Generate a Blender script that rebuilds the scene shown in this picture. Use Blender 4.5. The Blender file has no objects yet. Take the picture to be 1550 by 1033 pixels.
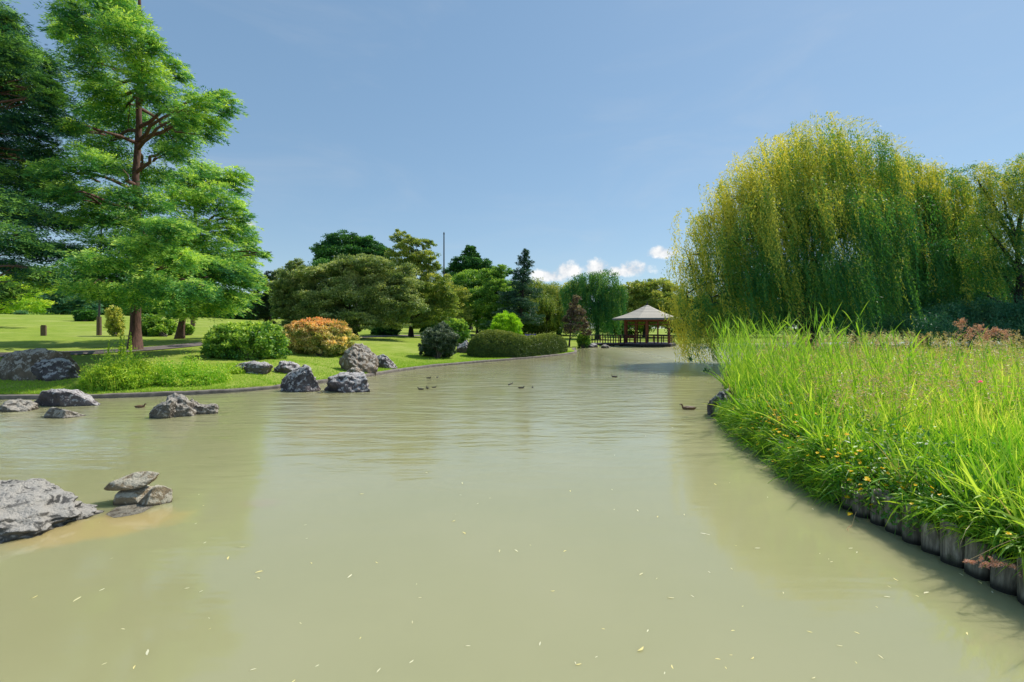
import bpy, math, random
import numpy as np
from mathutils import noise as mn, Vector

# ------------------------------------------------------------------ basics
F, CX, HY, H = 689.0, 775.0, 497.0, 2.4
sc = bpy.context.scene
col = bpy.data.collections.new('scene'); sc.collection.children.link(col)
RNG = np.random.default_rng(7)
random.seed(3)
R = math.radians
UP = np.array([0., 0, 1])

def wat(px, py, z=0.0):
    D = (H - z) * F / (py - HY)
    return np.array([(px - CX) / F * D, D, z])
def at(px, py, D):
    return np.array([(px - CX) / F * D, D, H + (HY - py) / F * D])

# ------------------------------------------------------------------ shorelines
LSH = [wat(*p)[:2] for p in [(-500, 614), (-250, 610), (0, 604.5), (80, 604.5), (150, 603.5), (250, 600), (340, 595.5), (420, 589),
       (490, 580), (555, 571), (600, 563), (660, 555), (700, 551.5), (760, 546.5), (820, 541.5), (850, 538.2), (866, 536), (873, 534),
       (873, 532), (868, 530), (872, 528), (884, 526.3), (905, 525), (930, 523.3), (980, 521.5), (1100, 520), (1250, 518.5), (1550, 517), (2100, 517)]]
LPOLY = np.array(LSH + [(500, 90), (500, 700), (-500, 700), (-500, 5)])
NKERB = 18
RSH = [(5.2, -3), (4.7, 2), (4.56, 4.05), (4.5, 6.1), (4.6, 7.2), (4.8, 8.1), (5.07, 9.8), (5.55, 11.5), (6.0, 12.8), (7.3, 16), (9.2, 20), (13, 26), (17, 31),
       (20, 35.5), (24, 38), (32, 38), (60, 41), (200, 52)]
RPOLY = np.array(RSH + [(200, -3)])

def sdist(X, Y, poly, npts=None):
    """signed distance (positive inside) from the polygon outline"""
    X = np.asarray(X, float).ravel(); Y = np.asarray(Y, float).ravel()
    d = np.full(X.shape, 1e9); ins = np.zeros(X.shape, bool)
    n = len(poly)
    for i in range(n):
        a = poly[i]; b = poly[(i + 1) % n]
        ab = b - a; L2 = max(ab @ ab, 1e-9)
        t = np.clip(((X - a[0]) * ab[0] + (Y - a[1]) * ab[1]) / L2, 0, 1)
        if npts is None or i < npts - 1:
            d = np.minimum(d, np.hypot(X - a[0] - t * ab[0], Y - a[1] - t * ab[1]))
        c = (a[1] > Y) != (b[1] > Y)
        with np.errstate(divide='ignore', invalid='ignore'):
            xi = (b[0] - a[0]) * (Y - a[1]) / (b[1] - a[1] + 1e-12) + a[0]
        ins ^= c & (X < xi)
    return np.where(ins, d, -d)

def smooth(a, b, x):
    t = np.clip((x - a) / (b - a), 0, 1); return t * t * (3 - 2 * t)
def gz(X, Y):
    X = np.asarray(X, float); Y = np.asarray(Y, float); shp = X.shape
    dl = sdist(X, Y, LPOLY, len(LSH)); x = X.ravel(); y = Y.ravel()
    s = np.minimum(dl, 82)
    c = 0.0003 * (1 - .8 * smooth(-10, 25, x))
    bk = .9 - .6 * smooth(-14, 0, x)
    zl = .11 + bk * (1 - np.exp(-s / 6)) + (.021 - .008 * smooth(0, 30, x)) * s + c * s * s + .05 * np.sin(x * .31 + 1) * np.sin(y * .23) * smooth(0, 6, s)
    dr = sdist(X, Y, RPOLY, len(RSH))
    zr = .36 + .15 * smooth(0, 4, dr) + .03 * np.sin(x * 1.3) * np.cos(y * .9)
    z = np.where(dl > .1, zl, np.where(dr > .12, zr, -.6))
    return z.reshape(shp)
def gp(px, py):
    """where the ray through the picture point meets the ground"""
    D = np.concatenate([np.linspace(3, 60, 1200), np.linspace(60, 250, 900)])
    X = (px - CX) / F * D
    z = H + (HY - py) / F * D
    g = np.maximum(gz(X, D), 0)
    i = np.argmax(z <= g) if (z <= g).any() else len(D) - 1
    return np.array([X[i], D[i], g[i]])
def onground(px, D):
    X = (px - CX) / F * D
    return np.array([X, D, max(float(gz(np.array([X]), np.array([D]))[0]), 0)])

# ------------------------------------------------------------------ objects
def tag(o, label=None, cat=None, group=None, kind=None):
    if label: o['label'] = label
    if cat: o['category'] = cat
    if group: o['group'] = group
    if kind: o['kind'] = kind
    return o
def empty(name, loc, label, cat, group=None):
    o = bpy.data.objects.new(name, None); col.objects.link(o); o.location = loc
    o.empty_display_size = .2
    return tag(o, label, cat, group)
def copy_tree(o, parent=None):
    c = o.copy(); col.objects.link(c)
    if parent is not None: c.parent = parent
    for ch in list(o.children): copy_tree(ch, c)
    return c

class MB:
    def __init__(s): s.v = []; s.f = []; s.t = []; s.n = 0
    def add(s, V, Fc, tint=None):
        V = np.asarray(V, float).reshape(-1, 3)
        if tint is None: tint = np.full(len(V), .5)
        s.v.append(V); s.t.append(np.asarray(tint, float))
        for fc in (Fc if isinstance(Fc, list) else [Fc]):
            fc = np.asarray(fc, np.int64)
            if len(fc): s.f.append(fc + s.n)
        s.n += len(V); return s
    def leaves(s, P, A, N, L, W, tint):
        n = len(P); L = np.broadcast_to(L, n)[:, None]; W = np.broadcast_to(W, n)[:, None]
        S = np.cross(A, N); S /= np.linalg.norm(S, axis=1)[:, None] + 1e-9
        V = np.stack([P, P + A * L * .45 + S * W * .5, P + A * L, P + A * L * .45 - S * W * .5], 1)
        s.add(V, np.arange(4 * n).reshape(n, 4), np.repeat(np.broadcast_to(tint, n), 4))
    def ribbons(s, P, A, L, droop, W, tint, K=4, twist=None, belly=.25):
        n = len(P)
        if n == 0: return
        L = np.broadcast_to(L, n); droop = np.broadcast_to(droop, n); W = np.broadcast_to(W, n); tint = np.broadcast_to(tint, n)
        S = np.cross(A, UP); nn = np.linalg.norm(S, axis=1); S[nn < 1e-3] = [1, 0, 0]; S /= np.linalg.norm(S, axis=1)[:, None]
        B = np.cross(A, S)
        tw = RNG.uniform(0, 2 * np.pi, n) if twist is None else np.broadcast_to(twist, n)
        S = S * np.cos(tw)[:, None] + B * np.sin(tw)[:, None]
        V = np.zeros((n, K + 1, 2, 3))
        for k in range(K + 1):
            t = k / K
            c = P + A * (L * t)[:, None]; c = c - UP * (droop * L * t * t)[:, None]
            w = W * (min(1, .45 + t / belly * .55) if t < belly else ((1 - t) / (1 - belly)) ** .75 + .02) * .5
            V[:, k, 0] = c + S * w[:, None]; V[:, k, 1] = c - S * w[:, None]
        base = (np.arange(n) * (2 * (K + 1)))[:, None, None]
        q = np.array([[2 * k, 2 * k + 1, 2 * k + 3, 2 * k + 2] for k in range(K)])[None]
        tt = tint[:, None] * np.ones((1, 2 * (K + 1))) + np.repeat(np.linspace(-.12, .12, K + 1), 2)[None]
        s.add(V, (base + q).reshape(-1, 4), tt.ravel())
    def tube(s, pts, rad, sides=8, cap=True, wob=0.0, tint=.5):
        pts = np.asarray(pts, float); rad = np.broadcast_to(rad, len(pts)); m = len(pts)
        T = np.gradient(pts, axis=0); T /= np.linalg.norm(T, axis=1)[:, None] + 1e-9
        ref = np.array([0, 1., 0]) if abs(T[0, 2]) > .7 else UP
        ang = np.linspace(0, 2 * np.pi, sides, endpoint=False); V = []
        for i in range(m):
            a = np.cross(T[i], ref); a /= np.linalg.norm(a) + 1e-9; b = np.cross(T[i], a)
            rr = rad[i] * (1 + wob * RNG.uniform(-1, 1, sides))
            V.append(pts[i] + np.outer(np.cos(ang) * rr, a) + np.outer(np.sin(ang) * rr, b))
        V = np.concatenate(V); fc = []
        for i in range(m - 1):
            for j in range(sides):
                k = (j + 1) % sides
                fc.append((i * sides + j, i * sides + k, (i + 1) * sides + k, (i + 1) * sides + j))
        f = [np.array(fc)]
        if cap:
            f.append(np.array([list(range(sides))])); f.append(np.array([[(m - 1) * sides + sides - 1 - j for j in range(sides)]]))
        s.add(V, f, np.full(len(V), tint)); return s
    def box(s, c, size, rz=0.0, tint=.5):
        x, y, z = np.array(size) / 2; c = np.array(c, float)
        V = np.array([(sx * x, sy * y, sz * z) for sz in (-1, 1) for sy in (-1, 1) for sx in (-1, 1)])
        cr, sr = math.cos(rz), math.sin(rz)
        V = np.stack([V[:, 0] * cr - V[:, 1] * sr, V[:, 0] * sr + V[:, 1] * cr, V[:, 2]], 1) + c
        s.add(V, np.array([(0, 2, 3, 1), (4, 5, 7, 6), (0, 1, 5, 4), (2, 6, 7, 3), (0, 4, 6, 2), (1, 3, 7, 5)]), np.full(8, tint)); return s
    def beam(s, a, b, w, h, tint=.5):
        a = np.array(a, float); b = np.array(b, float); d = b - a; L = np.linalg.norm(d); d /= L
        sd = np.cross(d, UP)
        if np.linalg.norm(sd) < 1e-3: sd = np.array([1., 0, 0])
        sd /= np.linalg.norm(sd); u = np.cross(sd, d)
        V = np.array([p + sd * w / 2 * i + u * h / 2 * j for p in (a, b) for j in (-1, 1) for i in (-1, 1)])
        s.add(V, np.array([(0, 1, 3, 2), (4, 6, 7, 5), (0, 4, 5, 1), (2, 3, 7, 6), (0, 2, 6, 4), (1, 5, 7, 3)]), np.full(8, tint)); return s
    def build(s, name, mat, parent=None, origin=None, smooth_=False):
        V = np.concatenate(s.v); T = np.concatenate(s.t)
        if parent is not None and origin is None: origin = np.array(parent_world(parent))
        if origin is not None: V = V - np.asarray(origin)
        me = bpy.data.meshes.new(name)
        me.vertices.add(len(V)); me.vertices.foreach_set('co', V.astype(np.float32).ravel())
        loops = np.concatenate([f.ravel() for f in s.f]); tot = np.concatenate([np.full(len(f), f.shape[1]) for f in s.f])
        st = np.concatenate([[0], np.cumsum(tot)[:-1]])
        me.loops.add(len(loops)); me.loops.foreach_set('vertex_index', loops.astype(np.int32))
        me.polygons.add(len(tot)); me.polygons.foreach_set('loop_start', st.astype(np.int32))
        me.polygons.foreach_set('use_smooth', np.full(len(tot), smooth_, bool))
        at_ = me.attributes.new('tint', 'FLOAT', 'POINT'); at_.data.foreach_set('value', np.clip(T, 0, 1).astype(np.float32))
        me.update(calc_edges=True)
        if isinstance(mat, (list, tuple)):
            for m in mat: me.materials.append(m)
        else: me.materials.append(mat)
        o = bpy.data.objects.new(name, me); col.objects.link(o)
        if parent is not None: o.parent = parent
        elif origin is not None: o.location = origin
        return o
def parent_world(o):
    l = np.array(o.location)
    while o.parent is not None: o = o.parent; l = l + np.array(o.location)
    return l

# ------------------------------------------------------------------ materials
class NT:
    def __init__(s, tree): s.t = tree; s.n = tree.nodes; s.l = tree.links
    def new(s, typ, ins=None, **props):
        n = s.n.new(typ)
        for k, v in props.items(): setattr(n, k, v)
        for k, v in (ins or {}).items(): s.put(n.inputs[k], v)
        return n
    def put(s, sock, v):
        if hasattr(v, 'node') or isinstance(v, bpy.types.NodeSocket): s.l.new(v, sock)
        else: sock.default_value = v
    def m(s, op, a, b=None, c=None, clamp=False):
        n = s.n.new('ShaderNodeMath'); n.operation = op; n.use_clamp = clamp
        for i, v in enumerate((a, b, c)):
            if v is not None: s.put(n.inputs[i], v)
        return n.outputs[0]
    def mix(s, f, a, b, mode='MIX'):
        n = s.n.new('ShaderNodeMix'); n.data_type = 'RGBA'; n.blend_type = mode
        s.put(n.inputs[0], f); s.put(n.inputs[6], a); s.put(n.inputs[7], b); return n.outputs[2]
    def ramp(s, f, stops):
        n = s.n.new('ShaderNodeValToRGB'); s.put(n.inputs[0], f); e = n.color_ramp.elements
        while len(e) < len(stops): e.new(.5)
        for i, (p, c) in enumerate(stops): e[i].position = p; e[i].color = c4(c)
        return n.outputs[0]
    def noise(s, vec, scale, detail=4, rough=.55, dist=0.0):
        n = s.new('ShaderNodeTexNoise', {'Scale': scale, 'Detail': detail, 'Roughness': rough, 'Distortion': dist}); s.put(n.inputs['Vector'], vec); return n.outputs['Fac']
    def maprange(s, v, a, b, c=0.0, d=1.0, smooth_=True):
        n = s.new('ShaderNodeMapRange'); n.interpolation_type = 'SMOOTHSTEP' if smooth_ else 'LINEAR'
        for i, x in enumerate((v, a, b, c, d)): s.put(n.inputs[i], x)
        return n.outputs[0]
def c4(c): return tuple(c) + (1,) if len(c) == 3 else tuple(c)
def mat(name):
    m = bpy.data.materials.new(name); m.use_nodes = True; m.node_tree.nodes.clear()
    t = NT(m.node_tree); out = t.new('ShaderNodeOutputMaterial'); return m, t, out
def world_pos(t, scale=(1, 1, 1)):
    g = t.new('ShaderNodeNewGeometry'); mp = t.new('ShaderNodeMapping', {'Vector': g.outputs['Position']}); mp.inputs['Scale'].default_value = scale; return mp.outputs[0]
def obj_pos(t, scale=(1, 1, 1)):
    g = t.new('ShaderNodeTexCoord'); mp = t.new('ShaderNodeMapping', {'Vector': g.outputs['Object']}); mp.inputs['Scale'].default_value = scale; return mp.outputs[0]

def foliage(name, dark, mid, light, transl=.35, patch=.25, pscale=.5, accent=None, rough=.5, gloss=.06):
    m, t, out = mat(name)
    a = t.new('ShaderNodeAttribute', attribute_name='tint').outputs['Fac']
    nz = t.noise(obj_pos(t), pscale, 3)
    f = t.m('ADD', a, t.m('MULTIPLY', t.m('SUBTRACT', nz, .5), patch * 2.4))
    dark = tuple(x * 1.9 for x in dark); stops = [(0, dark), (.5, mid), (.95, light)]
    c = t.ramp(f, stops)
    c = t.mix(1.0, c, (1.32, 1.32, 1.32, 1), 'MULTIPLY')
    if accent:
        g = t.new('ShaderNodeTexCoord')
        z = t.new('ShaderNodeSeparateXYZ', {'Vector': g.outputs['Object']}).outputs['Z']
        k = t.m('MULTIPLY', t.maprange(z, accent[1], accent[2]), t.maprange(a, .35, .75)); c = t.mix(k, c, c4(accent[0]))
    d = t.new('ShaderNodeBsdfPrincipled', {'Base Color': c, 'Roughness': rough, 'Specular IOR Level': gloss * 5})
    tc = t.mix(1.0, c, (1.25, 1.2, .55, 1), 'MULTIPLY')
    tr = t.new('ShaderNodeBsdfTranslucent', {'Color': tc})
    mx = t.new('ShaderNodeMixShader', {0: transl}); t.l.new(d.outputs[0], mx.inputs[1]); t.l.new(tr.outputs[0], mx.inputs[2])
    t.l.new(mx.outputs[0], out.inputs[0]); return m
def bark(name, c1, c2, sc_=(6, 6, 1.2)):
    m, t, out = mat(name); p = obj_pos(t, sc_)
    n = t.noise(p, 2.2, 6, .65)
    c = t.ramp(n, [(.3, c1), (.7, c2)])
    b = t.new('ShaderNodeBump', {'Height': n, 'Strength': .8, 'Distance': .05})
    s = t.new('ShaderNodeBsdfPrincipled', {'Base Color': c, 'Roughness': .85, 'Normal': b.outputs[0]})
    t.l.new(s.outputs[0], out.inputs[0]); return m
def plain(name, c, rough=.6, var=.25, scale=3.0, metal=0.0, stretch=(1, 1, 1), bump=.2):
    m, t, out = mat(name); n = t.noise(obj_pos(t, stretch), scale, 5, .6)
    lo = tuple(x * (1 - var) for x in c); hi = tuple(min(1, x * (1 + var)) for x in c)
    cc = t.ramp(n, [(.3, lo), (.7, hi)])
    b = t.new('ShaderNodeBump', {'Height': n, 'Strength': bump, 'Distance': .02})
    s = t.new('ShaderNodeBsdfPrincipled', {'Base Color': cc, 'Roughness': rough, 'Metallic': metal, 'Normal': b.outputs[0]})
    t.l.new(s.outputs[0], out.inputs[0]); return m
def rockmat(name, dark, mid, pale, lichen=.5, scale=2.0, tan=None):
    m, t, out = mat(name); p = obj_pos(t)
    n1 = t.noise(p, scale, 8, .65); n2 = t.noise(p, scale * 3.3, 8, .7, .6); n3 = t.noise(p, scale * 14, 5, .7)
    c = t.ramp(n1, [(.3, dark), (.68, mid)])
    g = t.new('ShaderNodeNewGeometry'); nz = t.new('ShaderNodeSeparateXYZ', {'Vector': g.outputs['Normal']}).outputs['Z']
    up = t.m('MULTIPLY', t.maprange(nz, -.3, .9), .22)
    k = t.maprange(t.m('ADD', n2, up), .74 - lichen * .3, .82 - lichen * .3)
    c = t.mix(k, c, c4(pale))
    c = t.mix(t.maprange(n3, .55, .75, 0, .6), c, c4(tuple(x * .5 for x in dark)))
    if tan: c = t.mix(t.maprange(t.noise(p, scale * 1.7, 4), .5, .65, 0, .8), c, c4(tan))
    zz = t.new('ShaderNodeSeparateXYZ', {'Vector': g.outputs['Position']}).outputs['Z']
    wet = t.maprange(t.m('ADD', zz, t.m('MULTIPLY', n2, .07)), .025, .085)
    c = t.mix(t.m('MULTIPLY', t.m('SUBTRACT', 1, wet), .75), c, (.035, .03, .02, 1))
    h = t.m('ADD', t.m('MULTIPLY', n2, 1.0), t.m('MULTIPLY', n3, .45))
    b = t.new('ShaderNodeBump', {'Height': h, 'Strength': 1.0, 'Distance': .09})
    s = t.new('ShaderNodeBsdfPrincipled', {'Base Color': c, 'Roughness': .85, 'Normal': b.outputs[0]})
    t.l.new(s.outputs[0], out.inputs[0]); return m

M = {}
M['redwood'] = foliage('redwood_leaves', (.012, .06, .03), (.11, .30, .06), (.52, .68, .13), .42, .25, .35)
M['redwood_shaded'] = foliage('shaded_redwood_leaves', (.005, .028, .024), (.025, .11, .045), (.24, .44, .07), .32, .3, .3)  # darker copy of the redwood leaves, the tree's shade painted into the colour
M['yellow_low'] = foliage('yellow_green_leaves', (.07, .17, .02), (.28, .44, .04), (.62, .68, .09), .4)
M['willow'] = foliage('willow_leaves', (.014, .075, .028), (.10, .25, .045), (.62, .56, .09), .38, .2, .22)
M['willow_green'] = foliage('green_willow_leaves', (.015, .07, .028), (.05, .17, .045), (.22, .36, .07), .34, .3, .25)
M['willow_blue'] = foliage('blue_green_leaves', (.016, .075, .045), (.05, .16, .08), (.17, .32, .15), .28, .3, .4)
M['olive'] = foliage('olive_leaves', (.02, .05, .02), (.16, .23, .07), (.52, .55, .25), .34, .25, .4)
M['olive2'] = foliage('yellow_olive_leaves', (.035, .075, .02), (.23, .30, .06), (.58, .56, .17), .38, .3, .35)
M['dark'] = foliage('dark_green_leaves', (.006, .035, .014), (.03, .11, .028), (.13, .30, .05), .24, .3, .3)
M['green'] = foliage('mid_green_leaves', (.012, .05, .018), (.10, .24, .04), (.36, .50, .09), .38, .25, .4)
M['spruce'] = foliage('blue_spruce_needles', (.010, .035, .022), (.03, .085, .055), (.10, .18, .11), .18, .25, .4)
M['cypress'] = foliage('black_green_needles', (.004, .014, .008), (.010, .03, .012), (.03, .07, .02), .15)
M['shrub'] = foliage('rhododendron_leaves', (.02, .07, .012), (.15, .30, .04), (.52, .64, .13), .34, .12, 1.2, gloss=.12)
M['photinia'] = foliage('photinia_leaves', (.05, .10, .02), (.38, .36, .12), (.95, .74, .40), .34, .4, 1.2, accent=((.90, .27, .07), 1.2, 3.0))
M['grey_shrub'] = foliage('grey_green_leaves', (.012, .03, .012), (.05, .09, .045), (.30, .34, .26), .2, .15, 1.0)
M['hedge'] = foliage('hedge_leaves', (.025, .05, .018), (.10, .15, .03), (.34, .37, .08), .2, .2, 1.2)
M['lime'] = foliage('lime_leaves', (.08, .2, .012), (.22, .42, .025), (.42, .62, .04), .4)
M['purple'] = foliage('purple_leaves', (.02, .016, .018), (.12, .085, .07), (.36, .30, .2), .22)
M['reed'] = foliage('reed_blades', (.06, .17, .02), (.25, .43, .035), (.54, .66, .11), .42, .3, .6)
M['meadow'] = foliage('meadow_blades', (.05, .17, .012), (.25, .44, .03), (.68, .68, .18), .42, .35, .45)
M['bankleaf'] = foliage('bank_leaves', (.02, .075, .01), (.09, .23, .018), (.28, .45, .04), .38, .25, 1.5, gloss=.15)
M['edge'] = foliage('edge_weed_leaves', (.02, .08, .01), (.14, .30, .02), (.42, .55, .05), .42, .3, 1.4)
M['lawnblade'] = foliage('lawn_blades', (.10, .20, .018), (.22, .38, .025), (.42, .55, .06), .35)
M['straw'] = foliage('straw_seed_heads', (.25, .17, .08), (.42, .33, .17), (.6, .5, .3), .3)
M['pink'] = foliage('pink_plumes', (.22, .1, .08), (.5, .27, .22), (.68, .45, .38), .3)
M['yellow'] = foliage('yellow_petals', (.35, .22, .005), (.72, .50, .01), (.8, .62, .02), .3)
M['magenta'] = foliage('magenta_petals', (.6, .1, .35), (.75, .2, .5), (.8, .35, .6), .3)
M['violet'] = foliage('violet_petals', (.05, .04, .25), (.12, .1, .45), (.3, .25, .6), .3)
M['bark_red'] = bark('red_brown_bark', (.03, .014, .010), (.20, .10, .065))
M['bark_dark'] = bark('dark_bark', (.012, .01, .009), (.05, .04, .032))
M['bark_grey'] = bark('grey_bark', (.05, .04, .035), (.16, .13, .1))
M['rock_dark'] = rockmat('dark_lichened_rock', (.028, .022, .026), (.19, .155, .155), (.56, .52, .50), .40)
M['rock_pale'] = rockmat('pale_limestone', (.07, .055, .045), (.26, .22, .17), (.48, .43, .36), .4)
M['rock_brown'] = rockmat('brown_slab_rock', (.07, .05, .035), (.29, .215, .145), (.50, .44, .37), .35, 1.8)
M['rock_grey'] = rockmat('grey_lichened_rock', (.035, .034, .033), (.23, .215, .19), (.54, .50, .44), .42, 2.2)
M['rock_tan'] = rockmat('tan_stone', (.22, .155, .09), (.54, .42, .26), (.74, .66, .50), .4, 3.0)
M['redwood_wood'] = plain('red_stained_timber', (.20, .055, .03), .6)
M['darkwood'] = plain('dark_timber', (.03, .022, .026), .7)
M['deckwood'] = plain('grey_violet_boards', (.22, .18, .24), .7, stretch=(1, 8, 8))
M['roof'] = plain('pale_shingles', (.50, .45, .37), .8, .12, 14, stretch=(1, 1, 3), bump=.5)
M['fascia'] = plain('grey_metal_fascia', (.16, .18, .22), .4)
M['concrete'] = plain('weathered_concrete', (.20, .17, .15), .85, .4, 5)
M['asphalt'] = plain('path_asphalt', (.16, .13, .12), .9, .3, 2)
M['metal'] = plain('dark_metal', (.04, .04, .045), .5, .2)
M['post'] = plain('post_timber', (.14, .09, .06), .8, .4, 6, stretch=(3, 3, 1))
M['duck'] = plain('dark_feathers', (.03, .022, .016), .6, .4, 12)
M['duck_brown'] = plain('brown_feathers', (.16, .09, .045), .6, .4, 14)
M['beak'] = plain('beak', (.06, .05, .03), .4)
M['teal'] = plain('teal_leaves', (.02, .22, .13), .5)

def logmat():
    m, t, out = mat('weathered_log'); p = obj_pos(t, (8, 8, 1.0))
    n = t.noise(p, 2.5, 7, .65, .4); n2 = t.noise(obj_pos(t), 6, 5, .6)
    c = t.ramp(n, [(.32, (.04, .034, .027)), (.50, (.24, .205, .155)), (.70, (.58, .51, .40))])
    c = t.mix(t.maprange(n2, .52, .68, 0, .65), c, (.05, .07, .02, 1))
    g = t.new('ShaderNodeNewGeometry'); zz = t.new('ShaderNodeSeparateXYZ', {'Vector': g.outputs['Position']}).outputs['Z']
    oi = t.new('ShaderNodeObjectInfo'); c = t.mix(t.m('MULTIPLY', oi.outputs['Random'], .4), c, (.06, .055, .03, 1))
    c = t.mix(t.m('SUBTRACT', 1, t.maprange(zz, .02, .1)), c, (.02, .018, .012, 1))
    b = t.new('ShaderNodeBump', {'Height': n, 'Strength': .9, 'Distance': .02})
    s = t.new('ShaderNodeBsdfPrincipled', {'Base Color': c, 'Roughness': .85, 'Normal': b.outputs[0]})
    t.l.new(s.outputs[0], out.inputs[0]); return m
M['log'] = logmat()

def lawn_mat():
    m, t, out = mat('lawn'); p = world_pos(t)
    n1 = t.noise(p, .16, 6, .65); n2 = t.noise(p, .9, 8, .75); n3 = t.noise(p, 14, 4, .7)
    c = t.ramp(n2, [(.25, (.17, .26, .03)), (.5, (.28, .36, .045)), (.75, (.42, .46, .10))])
    c = t.mix(t.maprange(n1, .45, .7, 0, .65), c, (.46, .48, .14, 1))
    c = t.mix(t.maprange(n3, .35, .7, 0, .4), c, (.08, .17, .02, 1))
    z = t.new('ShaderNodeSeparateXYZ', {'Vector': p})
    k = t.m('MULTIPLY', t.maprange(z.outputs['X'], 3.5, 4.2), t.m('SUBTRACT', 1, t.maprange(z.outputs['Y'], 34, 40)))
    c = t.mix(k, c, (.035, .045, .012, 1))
    b = t.new('ShaderNodeBump', {'Height': n3, 'Strength': .6, 'Distance': .05})
    s = t.new('ShaderNodeBsdfPrincipled', {'Base Color': c, 'Roughness': .9, 'Normal': b.outputs[0], 'Specular IOR Level': .1})
    t.l.new(s.outputs[0], out.inputs[0]); return m
M['lawn'] = lawn_mat()

def water_mat():
    m, t, out = mat('murky_water'); p = world_pos(t)
    sp = t.new('ShaderNodeSeparateXYZ', {'Vector': p}); X, Y = sp.outputs['X'], sp.outputs['Y']
    n = t.noise(p, .35, 3)
    c = t.ramp(n, [(.3, (.33, .322, .160)), (.7, (.362, .345, .182))])
    # sandy ledge just under the surface round the near boulder, shallow stones
    def blob(x0, y0, a, b_, rot, nscale=2.2, amp=.5):
        dx = t.m('SUBTRACT', X, x0); dy = t.m('SUBTRACT', Y, y0); cr, sr = math.cos(rot), math.sin(rot)
        u = t.m('DIVIDE', t.m('ADD', t.m('MULTIPLY', dx, cr), t.m('MULTIPLY', dy, sr)), a)
        v = t.m('DIVIDE', t.m('SUBTRACT', t.m('MULTIPLY', dy, cr), t.m('MULTIPLY', dx, sr)), b_)
        r = t.m('SQRT', t.m('ADD', t.m('MULTIPLY', u, u), t.m('MULTIPLY', v, v)))
        return t.m('ADD', r, t.m('MULTIPLY', t.m('SUBTRACT', t.noise(p, nscale, 5, .6), .5), amp * 2))
    led = t.maprange(blob(-5.0, 5.5, 1.0, .55, R(25)), 1.1, .5)
    c = t.mix(t.m('MULTIPLY', led, .85), c, (.47, .36, .15, 1))
    led2 = t.maprange(blob(-3.45, 6.25, .3, .2, 0), 1.2, .3)
    c = t.mix(t.m('MULTIPLY', led2, .4), c, (.38, .30, .19, 1))
    # dark silt under the palisade
    ripple = t.maprange(Y, 5, 14)
    far = t.maprange(Y, 24, 60)
    w1 = t.noise(world_pos(t, (.55, 2.3, 1)), 1.0, 3, .5, .3); w2 = t.noise(world_pos(t, (1.6, 5.5, 1)), 1.3, 3, .5, .2); w3 = t.noise(world_pos(t, (.3, .5, 1)), 1.0, 2)
    hgt = t.m('ADD', t.m('MULTIPLY', w1, .7), t.m('MULTIPLY', w2, .22))
    st = t.m('MULTIPLY', t.m('ADD', .05, t.m('MULTIPLY', ripple, .62)), t.maprange(w3, .3, .6, .45, 1.0))
    st = t.m('MULTIPLY', st, t.m('SUBTRACT', 1, t.m('MULTIPLY', far, .3)))
    pz = t.m('MULTIPLY', t.maprange(X, 6, 14), t.maprange(Y, 20, 28)); st = t.m('ADD', st, t.m('MULTIPLY', pz, .5))
    b = t.new('ShaderNodeBump', {'Height': hgt, 'Strength': st, 'Distance': .14})
    s = t.new('ShaderNodeBsdfPrincipled', {'Base Color': c, 'Roughness': t.m('ADD', .07, t.m('MULTIPLY', pz, .22)), 'IOR': 1.58, 'Normal': b.outputs[0], 'Subsurface Weight': .9, 'Subsurface Radius': (.5, .5, .4), 'Subsurface Scale': .6})
    s.subsurface_method = 'BURLEY'
    t.l.new(s.outputs[0], out.inputs[0]); return m
M['water'] = water_mat()

# ------------------------------------------------------------------ setting
def grid_lines(parts):
    o = [np.arange(a, b, s) for a, b, s in parts]; return np.concatenate(o + [[parts[-1][1]]])
def terrain():
    xs = grid_lines([(-480, -60, 14), (-60, -30, .7), (-30, 25, .26), (25, 60, 1), (60, 480, 14)])
    ys = grid_lines([(-12, 2, .8), (2, 12, .3), (12, 46, .26), (46, 85, .5), (85, 130, 3), (130, 620, 14)])
    XX, YY = np.meshgrid(xs, ys); Z = gz(XX, YY)
    V = np.stack([XX.ravel(), YY.ravel(), Z.ravel()], 1); nx, ny = len(xs), len(ys)
    i = np.arange(nx * ny).reshape(ny, nx)
    q = np.stack([i[:-1, :-1], i[:-1, 1:], i[1:, 1:], i[1:, :-1]], -1).reshape(-1, 4)
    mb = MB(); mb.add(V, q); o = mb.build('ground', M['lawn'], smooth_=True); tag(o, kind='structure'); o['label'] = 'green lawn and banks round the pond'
terrain()
mb = MB(); mb.add([(-480, -60, 0), (480, -60, 0), (480, 620, 0), (-480, 620, 0)], np.array([[0, 1, 2, 3]])); tag(mb.build('water', M['water']), 'murky olive green pond water', kind='structure')

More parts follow.
